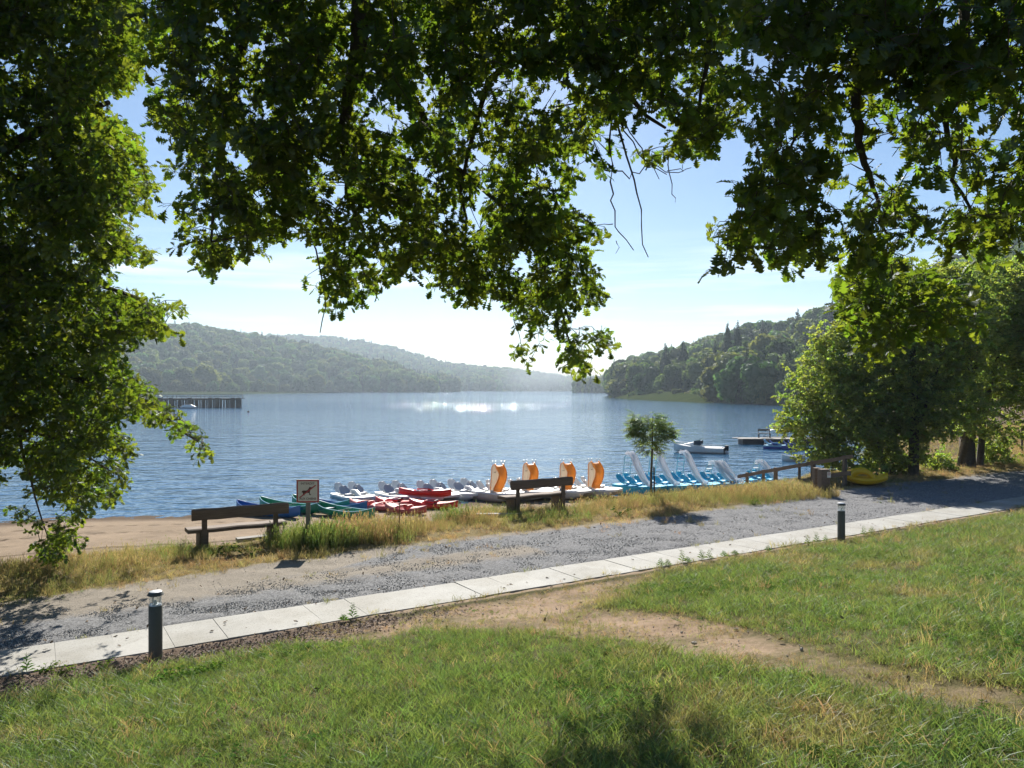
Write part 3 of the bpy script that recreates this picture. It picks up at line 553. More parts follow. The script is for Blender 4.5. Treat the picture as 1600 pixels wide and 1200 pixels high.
# individual trees of the right-hand shore
ind_v = [round_crown('crown', 50 + i, 2600, M['hillwood'], 0.044, nl=11 + i, rag=1) for i in range(4)]
ind_s = [round_crown('crown', 60 + i, 1800, M['hillwood'], 0.05, nl=7, flat=0.9, low=0.02, rag=1) for i in range(2)]
ind_c = [conifer_crown('crown', 70 + i, 2600, M['conifer'], 0.034, 0.19 + 0.05 * i) for i in range(3)]
copper = round_crown('crown', 80, 2200, M['copper'], 0.034, nl=9)
def trunk_mesh(rt=0.02, h=0.5): return MB().tube([(0, 0, -0.05), (0.004, 0, h * 0.5), (0, 0.004, h)], [rt, rt * 0.8, rt * 0.4], 6).mesh('trunk', M['bark'])
tm, ts = trunk_mesh(), trunk_mesh(0.03, 0.35)
def shore_tree(px, d, ytop, ybase, kind, wide, label, cat='tree', group=None):
    """tree whose crown spans the photo rows given, at distance d"""
    z0, z1 = CH + (HOR - ybase) / F * d, CH + (HOR - ytop) / F * d; h = z1 - z0
    o = empty({'c': 'conifer_tree', 's': 'shrub'}.get(kind, 'broadleaf_tree'), ((px - 800) / F * d, d, z0), R.uniform(0, 6), label, cat, group)
    src = {'c': ind_c, 's': ind_s, 'k': [copper]}.get(kind, ind_v); cme = R.choice(src)
    low = 0.02 if kind == 'c' else 0.14
    c = link('crown', cme, o); c.scale = (h * wide, h * wide, h * (1 / (1 - low) if kind != 'c' else 1) * 0.99 * (1.0 if kind == 'c' else 1.0)); c.location.z = -low * h * 1.05 if kind != 'c' else 0; c['kind'] = 'stuff'
    t = link('trunk', ts if kind == 's' else tm, o); t.scale = (h, h, h); return o
ST = [ # px, dist, ytop, ybase, kind, width factor, label
 (975, 415, 583, 620, 'r', 1.5, 'dark round tree at the very tip of the wooded point', 0),
 (996, 405, 571, 620, 'r', 1.35, 'broad dark green tree behind the tip of the wooded point', 0),
 (1040, 385, 534, 606, 'c', 1.05, 'tall dark conifer left of the copper-tinged tree on the right shore', 0),
 (1067, 380, 531, 600, 'c', 1.25, 'broad dark conifer rising above the white cottage', 0),
 (1056, 372, 572, 606, 'k', 1.0, 'copper-tinged tree between the two dark conifers', 0),
 (1018, 392, 582, 612, 'k', 1.1, 'brownish tree left of the tall conifer on the right shore', 0),
 (1117, 352, 529, 596, 'c', 0.85, 'slim dark conifer right of the cottage trees', 0),
 (1137, 335, 501, 590, 'c', 0.85, 'left one of the two tallest spired conifers on the slope', 0),
 (1153, 330, 499, 590, 'c', 0.8, 'right one of the two tallest spired conifers on the slope', 0),
 (1094, 340, 574, 608, 'r', 1.5, 'pale green flat-topped tree beside the white cottage', 0),
 (1053, 352, 588, 620, 's', 1.15, 'neat dark round bush in the garden below the cottage', 0),
 (1022, 362, 594, 625, 's', 1.3, 'light green bush left of the round garden bush', 0),
 (1028, 370, 590, 612, 's', 1.2, 'grey green bush behind the light garden bush', 0),
 (986, 372, 611, 624, 's', 1.1, 'small waterside bush near the tip of the point', 1), (960, 410, 608, 622, 's', 1.0, 'lowest bush on the outermost tip of the point', 1),
 (1004, 366, 609, 625, 's', 1.3, 'low olive bush on the grassy bank', 1), (1062, 345, 610, 621, 's', 1.1, 'small pale bush right below the round garden bush', 1),
 (1076, 335, 612, 626, 's', 1.4, 'reddish-grey low bush on the grassy bank', 1), (1046, 350, 617, 627, 's', 1.1, 'tiny bush at the waterline of the garden', 1), (1088, 318, 606, 629, 's', 1.1, 'bush at the right end of the garden bank', 1),
 (1112, 300, 588, 630, 'r', 1.2, 'olive green tree at the right end of the garden', 0),
 (1140, 290, 582, 632, 'r', 1.15, 'bushy waterside tree left of the tall pale willow', 0), (1157, 282, 560, 632, 'r', 0.95, 'tall pale willow-like tree at the water', 0),
 (1180, 300, 545, 626, 'r', 0.8, 'dark tree close behind the pale willow-like tree', 0), (1173, 262, 594, 634, 's', 1.3, 'brown-green low tree leaning over the water', 0),
 (1194, 255, 588, 634, 'r', 1.0, 'low bushy tree on the shore right of the willow', 0), (1214, 246, 572, 635, 'r', 0.95, 'grey green tree near the alder edge on the far shore', 0),
 (1238, 240, 560, 636, 'r', 1.0, 'dark waterside tree just left of the near alder', 0),
 (1130, 330, 552, 600, 'r', 1.0, 'mid green tree under the twin spired conifers', 0), (1105, 350, 556, 598, 'r', 1.0, 'dark tree behind the flat-topped cottage tree', 0),
 (1085, 365, 560, 598, 'r', 0.9, 'dark tree behind the cottage roof', 0), (1200, 310, 520, 600, 'r', 0.95, 'large dark tree high behind the waterside trees', 0),
 (1225, 290, 528, 606, 'r', 0.95, 'large round-headed tree on the slope behind the near alder', 0), (1175, 330, 532, 596, 'r', 0.8, 'rounded tree right of the twin spired conifers', 0),
 (1250, 270, 540, 620, 'r', 0.9, 'tree on the slope half behind the near alder', 0), (1265, 250, 556, 636, 'r', 0.9, 'shore tree mostly behind the near alder', 0),
 (1290, 230, 540, 640, 'r', 0.9, 'shore tree seen through the edge of the near alder', 0)]
for px, d, yt, yb, k, w, lab, sm in ST:
    shore_tree(px, d, yt, yb, k, w, lab, 'bush' if k == 's' else 'tree', 'bushes on the garden bank' if k == 's' else ('conifers on the right shore' if k == 'c' else 'trees on the right shore'))
gb = random.Random(12)
for i, px in enumerate(sorted(gb.uniform(958, 1225) for _ in range(26))):
    px = px + 0; d = np.interp(px, [958, 1000, 1045, 1100, 1150, 1232], [424, 356, 322, 280, 248, 228]) + gb.uniform(2, 34); hb_ = gb.uniform(2.2, 5.5); yb_ = HOR + (CH - (WZ + 0.1)) / d * F - gb.uniform(0, 5)
    shore_tree(px, d, yb_ - hb_ / d * F, yb_, 's', 1.35, ORD[i] + ' from the left of the small unkempt bushes along the right shore', 'bush', 'small bushes along the right shore')
# left shore: scrub and single trees in front of the wood
LS = [(206, 640, 578, 614), (232, 660, 574, 613), (262, 690, 580, 613), (290, 700, 572, 613), (318, 720, 566, 613), (345, 740, 580, 613), (372, 760, 584, 613), (190, 620, 584, 616), (400, 790, 592, 613), (424, 810, 598, 613), (445, 830, 600, 613), (470, 850, 590, 613), (495, 880, 585, 613), (278, 680, 592, 615), (306, 690, 590, 615), (332, 700, 594, 615), (362, 710, 596, 615)]
for i, (px, d, yt, yb) in enumerate(LS):
    k = 's' if yb - yt < 26 else 'r'
    shore_tree(px, d, yt, yb, k, 1.25, ORD[sum(1 for q in LS if q[0] < px and ((q[3] - q[2] < 26) == (k == 's')))] + (' of the low trees on the left shore behind the jetty, counted from the left' if k == 'r' else ' scrub bush from the left at the waterline of the left shore'), 'tree' if k == 'r' else 'bush', 'trees along the left shore' if k == 'r' else 'scrub along the left shore')
# meadows at the water: garden bank on the right point, reeds on the left
def meadow(name, pts, z0=0.15):
    top = [Vector(((px - 800) / F * d, d, zz_)) for px, d, zz_ in pts]; n = len(top) // 2
    vs = [tuple(p) for p in top]; fs = [(i, i + 1, n * 2 - 2 - i, n * 2 - 1 - i) for i in range(n - 1)]
    me = bpy.data.meshes.new(name); me.from_pydata(vs, [], fs); me.update(); o = link(name, me, None, meadowm); o['kind'] = 'structure'; return o
meadow('meadow', [(950, 425, WZ), (985, 349, WZ), (1040, 303, WZ), (1090, 268, WZ), (1112, 262, WZ), (1108, 275, -.9), (1085, 300, 1.0), (1045, 345, 2.0), (995, 375, 1.0), (955, 440, -0.5)])
meadow('meadow', [(-100, 540, WZ), (190, 560, WZ), (380, 700, WZ), (520, 840, WZ), (540, 860, -.9), (380, 720, .3), (200, 580, .6), (-80, 570, .6)])

# cottage on the right shore
hd = 372; hx = (1076 - 800) / F * hd; hz0 = CH + (HOR - 601) / F * hd
cot = empty('cottage', (hx, hd, hz0), -0.35, 'small white cottage with a grey roof among the trees of the right shore', 'house')
MB().box((0, 0, 1.3), (9, 6, 2.8)).build('wall', M['render_wall'], cot)
rf = MB().add([(-5, -3.6, 2.6), (5, -3.6, 2.6), (5, 3.6, 2.6), (-5, 3.6, 2.6), (-4.6, 0, 5.3), (4.6, 0, 5.3)], [(0, 1, 5, 4), (2, 3, 4, 5), (0, 4, 3), (1, 2, 5), (0, 3, 2, 1)]).build('roof', M['slate'], cot)
MB().box((2.5, 0.3, 5.4), (0.7, 0.6, 1.4)).build('chimney', M['stone'], rf)
for wx_ in (-3, -0.6, 2.6):
    wf = MB().box((wx_, -3.03, 1.5), (1.2, 0.12, 1.3)).build('window', M['white_paint'], cot); MB().box((wx_, -3.1, 1.5), (0.95, 0.05, 1.05)).build('pane', M['dark_glass'], wf)
MB().box((1.1, -3.04, 1.0), (0.95, 0.1, 2.0)).build('door', M['fence_wood'], cot)

# ================================================================== GRASS, WEEDS, STONES
def tuft(name, m, seed, n, h, w, spread, lean=0.5, seg=3, heads=0, head_mat=None):
    """a tuft of bent blades"""
    g = random.Random(seed); V = []; Fc = []
    for i in range(n):
        a = g.uniform(0, 2 * PI); r = spread * math.sqrt(g.random()); bx, by = r * math.cos(a), r * math.sin(a); hh = h * g.uniform(0.45, 1.15)
        ld = g.uniform(0, 2 * PI); ln_ = lean * g.uniform(0.2, 1.2) * hh; pa = g.uniform(0, PI); ca, sa = math.cos(pa), math.sin(pa); b = len(V)
        for k in range(seg + 1):
            t = k / seg; ww = w * (1 - t ** 1.6) * 0.5 + w * 0.04; off = ln_ * t * t; zz_ = hh * (t - 0.25 * lean * t * t)
            cx, cy_ = bx + off * math.cos(ld), by + off * math.sin(ld); V += [(cx - ca * ww, cy_ - sa * ww, zz_), (cx + ca * ww, cy_ + sa * ww, zz_)]
        for k in range(seg): Fc.append((b + 2 * k, b + 2 * k + 1, b + 2 * k + 3, b + 2 * k + 2))
        if i < heads:
            tx, ty, tz = bx + ln_ * math.cos(ld), by + ln_ * math.sin(ld), hh * (1 - 0.25 * lean)
            for q in range(7):
                b = len(V); s = h * 0.035; o_ = (g.uniform(-1, 1) * s * 0.5, g.uniform(-1, 1) * s * 0.5, -q * s * 0.55 + s)
                V += [(tx + o_[0] - s * .4, ty + o_[1], tz + o_[2]), (tx + o_[0], ty + o_[1] + s * .3, tz + o_[2] - s * .5), (tx + o_[0] + s * .4, ty + o_[1], tz + o_[2]), (tx + o_[0], ty + o_[1], tz + o_[2] + s * .8)]; Fc.append((b, b + 1, b + 2, b + 3))
    return np_mesh(name, V, Fc, m)
lawn_v = [tuft('tuft', M['lawn'], i, 13, 0.085 + 0.012 * i, 0.0052, 0.075, 0.9) for i in range(5)]
mid_v = [tuft('tuft', M['lawn'], 20 + i, 12, 0.20, 0.0055, 0.07, 0.6, heads=1) for i in range(3)]
tall_v = [tuft('tuft', M['lawn'], 30 + i, 15, 0.50, 0.006, 0.10, 0.4, heads=5) for i in range(4)]
def vis(x, y, z, mx=120, my=110):
    px, py = proj(x, y, z); return (y > 3) & (px > -mx) & (px < 1600 + mx) & (py < 1200 + my)
def strew(name, dens, zone, variants, size, dryf, dmin, dmax, seed, tilt=0.12, jitz=0.0):
    """points over the visible ground; dens(d,x,y)->per m2, zone(x,y,u,v)->0..1 probability"""
    g = np.random.default_rng(seed); P = []
    for a, b in zip(np.geomspace(dmin, dmax, 10)[:-1], np.geomspace(dmin, dmax, 10)[1:]):
        w = 0.72 * b + 1.2; n = int(2 * w * (b - a) * dens((a + b) / 2)); x = g.uniform(-w, w, n); y = g.uniform(a, b, n); P.append(np.stack([x, y], 1))
    P = np.vstack(P); x, y = P[:, 0], P[:, 1]; z = H(x, y); k = vis(x, y, z); x, y, z = x[k], y[k], z[k]
    pr = zone(x, y, uu(x, y), vv(x, y)); k = g.uniform(0, 1, len(x)) < pr; x, y, z = x[k], y[k], z[k]; n = len(x)
    rot = np.stack([g.normal(0, tilt, n), g.normal(0, tilt, n), g.uniform(0, 6.28, n)], 1)
    scatter(name, np.stack([x, y, z + jitz], 1), rot, size(x, y, g), g.integers(0, len(variants), n), np.clip(dryf(x, y, g), 0, 1), variants); return n
def lawn_zone(x, y, u, v):
    z = H(x, y); dmk = dirt_mask(x, y, z); p = sstep(-0.05, -0.75, v + 0.45 * (n2(x, y, 1.7, 4) - 0.5) + 0.62 * (1 - sstep(3.5, 5.5, u)) * sstep(-2.6, -0.8, u))
    return p * np.clip(1 - 1.15 * dmk * (0.3 + 1.15 * n2(x, y, 1.9, 8)), 0.05, 1) * (0.55 + 0.45 * sstep(0.25, 0.5, n2(x, y, 3.3, 6)))
def lawn_dry(x, y, g): 
    a = n2(x, y, 0.55, 11); b = n2(x, y, 2.1, 12); dmk = dirt_mask(x, y, H(x, y))
    return 0.0 + 0.5 * sstep(0.58, 0.88, a * 0.6 + b * 0.4) + 0.7 * (g.uniform(0, 1, len(x)) < 0.08) + 0.35 * dmk + 0.5 * np.exp(-(vv(x, y) / 0.7) ** 2)
nl = strew('lawn_grass', lambda d: 430 if d < 6 else (330 if d < 9 else (230 if d < 14 else 120)), lawn_zone, lawn_v,
      lambda x, y, g: g.uniform(0.55, 1.25, len(x)) * (0.75 + 0.7 * n2(x, y, 0.8, 15)) * (1 - 0.5 * dirt_mask(x, y, H(x, y))) * (1 + 0.25 * (y > 12)), lawn_dry, 3.4, 30, 1)
strew('long_grass', lambda d: 16, lambda x, y, u, v: (v < -0.4) * (1 - dirt_mask(x, y, H(x, y))) * sstep(0.45, 0.8, n2(x, y, 0.45, 21)) , mid_v,
      lambda x, y, g: g.uniform(0.5, 1.1, len(x)), lambda x, y, g: g.choice([0.1, 0.3, 0.9], len(x)), 3.6, 30, 2)
clo = []
for i in range(3):
    g_ = random.Random(i); V = []; Fc = []
    for k in range(16):
        a = g_.uniform(0, 6.28); r = 0.07 * math.sqrt(g_.random()); cx, cy_, cz = r * math.cos(a), r * math.sin(a), g_.uniform(.02, .06)
        for q in range(3):
            b = len(V); t = a + q * 2.09; l = g_.uniform(.011, .017); V += [(cx, cy_, cz), (cx + l * math.cos(t - .6), cy_ + l * math.sin(t - .6), cz + .003), (cx + l * 1.25 * math.cos(t), cy_ + l * 1.25 * math.sin(t), cz - .001), (cx + l * math.cos(t + .6), cy_ + l * math.sin(t + .6), cz + .003)]; Fc.append((b, b + 1, b + 2, b + 3))
    clo.append(np_mesh('clover', V, Fc, M['weed']))
strew('clover_patches', lambda d: 70, lambda x, y, u, v: (v < -0.3) * sstep(0.6, 0.85, n2(x, y, 0.9, 71)) * (1 - dirt_mask(x, y, H(x, y))), clo, lambda x, y, g: g.uniform(0.7, 1.3, len(x)), lambda x, y, g: np.zeros(len(x)), 3.6, 14, 8)
strew('worn_straw', lambda d: 260 if d < 10 else 150, lambda x, y, u, v: (v < -0.1) * sstep(0.05, 0.5, dirt_mask(x, y, H(x, y))) * (0.25 + 0.75 * (n2(x, y, 2.6, 75) > 0.5)), lawn_v, lambda x, y, g: g.uniform(0.2, 0.5, len(x)), lambda x, y, g: g.uniform(0.35, 1, len(x)), 4, 18, 11, 0.5)
strew('edge_grass', lambda d: 60, lambda x, y, u, v: np.exp(-((v - 0.0) / 0.09) ** 2) * (n2(x, y, 1.1, 72) > 0.45) * (1 - np.exp(-((u - 2) / 1.8) ** 2)) + 0.5 * np.exp(-((v - 1.03) / 0.06) ** 2) * (n2(x, y, 1.3, 73) > 0.55), lawn_v, lambda x, y, g: g.uniform(0.5, 1.2, len(x)), lambda x, y, g: g.uniform(0.2, 1, len(x)), 7, 30, 9)
dead = mat('dead_leaf', (0.16, 0.10, 0.05), 0.9, var=0.4); dl = [MB().add([(0, 0, 0), (.02, .016, .006), (.055, .014, .001), (.07, 0, .008), (.055, -.015, .004), (.02, -.014, .01)], [(0, 1, 2, 3), (0, 3, 4, 5)]).mesh('dead_leaf', dead) for _ in range(2)]
strew('fallen_leaves', lambda d: 2.5, lambda x, y, u, v: 1.0 * (v < 4.0), dl, lambda x, y, g: g.uniform(0.6, 1.1, len(x)), lambda x, y, g: np.zeros(len(x)), 3.8, 20, 12, 0.4, 0.025)
# dry verge beside the gravel, sparse on the sandy track
def verge_zone(x, y, u, v):
    a = sstep(-0.5, 0.5, v - vtrack(u) + 0.9 * (n2(x, y, 1.4, 31) - 0.5)) * (1 - sstep(-0.3, 0.9, v - vbank(u) + 0.8 * (n2(x, y, 1.1, 32) - 0.5)))
    tr = 0.05 * (v > 2.2) * (v < 4.6) * (n2(x, y, 1.5, 33) > 0.6)
    return np.clip(a * (0.35 + 0.65 * (n2(x, y, 1.2, 34) > 0.35)) + tr, 0, 1)
strew('verge_grass', lambda d: 150 if d < 22 else 90, verge_zone, lawn_v + mid_v[:1], lambda x, y, g: g.uniform(0.5, 1.2, len(x)) * (0.6 + 0.7 * n2(x, y, 0.9, 35)),
      lambda x, y, g: 0.35 + 0.8 * n2(x, y, 0.8, 36) + g.normal(0, 0.2, len(x)), 9, 50, 3)
# grass on the bank at the far right
strew('bank_grass', lambda d: 26, lambda x, y, u, v: (x > 21) * (y > 26) * (v > 5) * 0.9, mid_v, lambda x, y, g: g.uniform(0.9, 1.8, len(x)), lambda x, y, g: 0.45 + 0.5 * n2(x, y, 0.3, 39) + g.normal(0, 0.15, len(x)), 26, 60, 4)
# tall grass between the benches and the beach: patches (photo x, photo y of the foot, radius m, count, height, dryness)
TP = [(20, 905, 1.0, 120, .55, .55), (110, 900, 0.9, 130, .6, .35), (60, 880, 1.0, 110, .6, .75), (190, 880, 0.8, 90, .5, .35), (250, 872, 0.7, 60, .7, .4), (150, 885, 0.7, 80, .7, .8), (300, 862, 0.6, 70, .6, .05), (280, 868, 0.5, 50, .5, .2),
      (350, 866, 0.5, 30, .35, .05), (470, 852, 0.45, 130, .95, .0), (505, 850, 0.5, 150, 1.0, .05), (450, 846, 0.4, 70, .75, .1), (540, 842, 0.5, 130, .85, .95), (570, 838, 0.6, 150, .95, 1.0), (610, 834, 0.5, 120, .85, .55), (640, 828, 0.5, 90, .85, .9),
      (590, 842, 0.5, 90, .7, .15), (670, 826, 0.5, 60, .6, .6), (710, 812, 0.35, 90, .85, .1), (735, 815, 0.4, 60, .7, .95), (760, 803, 0.5, 90, .8, .5), (790, 800, 0.5, 60, .6, .35), (750, 820, 0.5, 70, .5, .5),
      (830, 812, 0.5, 60, .5, .0), (880, 808, 0.5, 60, .55, .15), (900, 800, 0.6, 90, .6, .6), (950, 792, 0.7, 150, .75, .75), (990, 786, 0.8, 170, .75, .6), (1040, 783, 0.9, 170, .75, .45), (1090, 780, 0.9, 200, .8, .55), (1140, 777, 0.9, 230, .9, .8),
      (1190, 775, 1.0, 260, 1.0, .75), (1240, 772, 0.9, 240, .95, .6), (1165, 784, 0.6, 90, .6, .15), (1270, 772, 0.6, 100, .7, .6), (1215, 782, 0.5, 70, .55, .3), (1310, 758, 0.7, 60, .5, .8), (940, 806, 0.5, 50, .35, .1)]
g = np.random.default_rng(77); P = []; sc_ = []; tn = []
for px, py, r, n, hh, dr in TP:
    c = G(px, py); n = int(n * 1.0); a = g.uniform(0, 6.28, n); q = r * g.uniform(0, 1, n) ** 0.6; x = c.x + q * 1.5 * np.cos(a) ; y = c.y + q * 0.9 * np.sin(a)
    z = H(x, y); P.append(np.stack([x, y, z], 1)); sc_.append(hh * (0.62 if 460 < px < 510 else (0.5 if px < 460 else (0.60 if px < 920 else 0.48))) / 0.55 * g.uniform(0.5, 1.1, n)); tn.append(np.clip(dr + g.normal(0, 0.18, n), 0, 1))
P = np.vstack(P); n = len(P)
scatter('tall_grass', P, np.stack([g.normal(0, 0.1, n), g.normal(0, 0.1, n), g.uniform(0, 6.28, n)], 1), np.concatenate(sc_), g.integers(0, 4, n), np.concatenate(tn), tall_v)
# stones on the gravel and the dirt, chips round the bollards
def stone_mesh(name, m, seed, flat=0.6):
    g = random.Random(seed); mb = MB().sphere((0, 0, 0), 1, 6, 3, (1, 0.75, flat)); mb.v = [(a * g.uniform(0.75, 1.2), b * g.uniform(0.75, 1.2), c * g.uniform(0.8, 1.2)) for a, b, c in mb.v]; return mb.mesh(name, m)
st_v = [stone_mesh('pebble', M['gravel'], i) for i in range(5)]
strew('gravel_stones', lambda d: 1300 if d < 12 else (700 if d < 17 else 260), lambda x, y, u, v: (v > 1.02) * (1 - sstep(-0.5, 0.3, v - vgravel(u) + 0.5 * (n2(x, y, 2, 41) - 0.5))) * (0.45 + 0.55 * n2(x, y, 0.9, 42)) + 0.02 * (v > 1) * (v < 4.4), st_v,
      lambda x, y, g: g.uniform(0.005, 0.0125, len(x)), lambda x, y, g: np.zeros(len(x)), 8, 30, 5, 1.2)
chip_v = [MB().box((0, 0, 0), (1.6, 0.8, 0.25), jit=0.2).mesh('chip', M['chips']) for _ in range(4)]
strew('bark_chips', lambda d: 1100, lambda x, y, u, v: np.exp(-((v + 0.42) / 0.38) ** 2) * (v < -0.04) * ((1 - sstep(3.5, 6.5, u)) * sstep(-3.2, -1.0, u) + np.exp(-((u - 17) / 1.0) ** 2)), chip_v,
      lambda x, y, g: g.uniform(0.008, 0.022, len(x)), lambda x, y, g: np.zeros(len(x)), 6.5, 19, 6, 0.5, 0.008)
st2 = [stone_mesh('pebble', M['stone'], 10 + i) for i in range(4)]
strew('dirt_stones', lambda d: 60, lambda x, y, u, v: (v < -0.1) * dirt_mask(x, y, H(x, y)) * n2(x, y, 1.3, 50), st2, lambda x, y, g: g.uniform(0.004, 0.013, len(x)) * (1 + 1.0 * (g.uniform(0, 1, len(x)) < 0.06)), lambda x, y, g: np.zeros(len(x)), 4, 16, 7, 1.0, 0.0)

# broad-leaved weeds and tall weeds, one by one
def weed_tall(h, seed):
    g = random.Random(seed); st = MB(); lf = MB(); st.tube([(0, 0, 0), (g.uniform(-.03, .03), g.uniform(-.03, .03), h * 0.5), (g.uniform(-.06, .06), g.uniform(-.06, .06), h)], [0.004, 0.003, 0.0015], 5)
    for k in range(26):
        t = 0.08 + 0.9 * k / 26; a = k * 2.4; l = 0.085 * (1.15 - t) + 0.012; c, s = math.cos(a), math.sin(a); zz_ = h * t; w = l * 0.16
        lf.add([(0, 0, zz_), (c * l * .5 - s * w, s * l * .5 + c * w, zz_ + l * .30), (c * l, s * l, zz_ + l * .30), (c * l * .5 + s * w, s * l * .5 - c * w, zz_ + l * .30)], [(0, 1, 2, 3)])
    return st, lf
def weed_broad(r, seed, n=22):
    g = random.Random(seed); lf = MB(); st = MB()
    for k in range(n):
        a = g.uniform(0, 2 * PI); d = r * g.uniform(0.15, 1); zz_ = r * g.uniform(0.25, 0.8); l = r * g.uniform(0.28, 0.45); w = l * 0.36; c, s = math.cos(a), math.sin(a); dz = -l * g.uniform(-0.3, 0.5)
        bx, by = c * d, s * d; st.tube([(0, 0, 0), (bx, by, zz_)], [0.003, 0.002], 4, False)
        lf.add([(bx, by, zz_), (bx + c * l * .35 - s * w, by + s * l * .35 + c * w, zz_ + .01), (bx + c * l * .8 - s * w * .6, by + s * l * .8 + c * w * .6, zz_ + dz * .7), (bx + c * l, by + s * l, zz_ + dz), (bx + c * l * .8 + s * w * .6, by + s * l * .8 - c * w * .6, zz_ + dz * .7), (bx + c * l * .35 + s * w, by + s * l * .35 - c * w, zz_ + .01)], [(0, 1, 2, 3), (0, 3, 4, 5)])
    return st, lf
def weed(px, py, kind, size, label, seed, cat='weed', group=None):
    c = G(px, py); o = empty('weed_plant', c, 0, label, cat, group); st, lf = weed_tall(size, seed) if kind == 't' else weed_broad(size, seed)
    st.build('stem', M['weed'], o); l = lf.build('leaves', M['weed'], o); l['kind'] = 'stuff'; return o
weed(551, 968, 't', 0.24, 'upright leafy weed at the path edge in the middle of the lawn side', 1)
weed(537, 972, 't', 0.10, 'very small weed just left of the upright leafy weed', 9)
for i, (px, py, h_) in enumerate([(1032, 886, .16), (1043, 885, .13), (1066, 879, .24), (1074, 880, .12), (1096, 875, .2), (1108, 875, .2), (1131, 871, .13), (1148, 868, .1)]): weed(px, py, 't', h_, ORD[i] + ' feathery green weed of the loose row between path and lawn', 20 + i, group='feathery weeds along the path edge')
for i, (px, py, h_) in enumerate([(1262, 852, .22), (1276, 850, .26), (1290, 849, .18), (1350, 838, .24), (1362, 836, .2), (1200, 862, .12)]): weed(px, py, 't', h_, ORD[i] + ' thin weed of those scattered around the smaller far bollard', 40 + i, group='weeds around the far bollard')
weed(42, 1052, 't', 0.22, 'upright broad-leaved weed at the left end of the path edge', 60)
for i, (px, py) in enumerate([(72, 1052), (95, 1055), (160, 1048)]): weed(px, py, 'b', 0.13, ORD[i] + ' low broad-leaved plant at the path edge left of the near bollard', 70 + i, group='low plants left of the near bollard')
for i, (px, py, s) in enumerate([(262, 1066, .14), (284, 1062, .15), (305, 1060, .14), (325, 1052, .13), (235, 1074, .12), (345, 1046, .10)]): weed(px, py, 'b', s, ORD[i] + ' low clover-like plant on the lawn beside the near bollard', 80 + i, group='broad-leaved plants by the near bollard')
weed(648, 1168, 'b', 0.09, 'bright pair of broad leaves in the grass at the bottom edge', 95)
weed(355, 868, 'b', 0.30, 'light green leafy plant in front of the left bench', 96)
weed(395, 868, 'b', 0.18, 'small leafy plant under the left bench', 97)
weed(968, 806, 'b', 0.26, 'low bright green leafy plant beside the gravel right of the second bench', 98)
weed(1178, 790, 'b', 0.2, 'small bright leafy plant in the dry grass near the gate post', 99)
for i, (px, py, s) in enumerate([(330, 1021, 0.055), (1135, 970, .03), (1308, 1000, .03), (520, 1001, .03), (1085, 1006, .035), (1150, 984, .03)]):
    c = G(px, py); o = link('stone', stone_mesh('stone', M['stone'], 90 + i, 0.6)); o.location = c + Vector((0, 0, s * 0.2)); o.scale = (s, s, s); tag(o, ['grey lump of stone beside the near bollard', ORD[i] + ' small stone lying on the bare earth of the lawn path'][i > 0], 'stone', None if i == 0 else 'small stones on the bare earth')

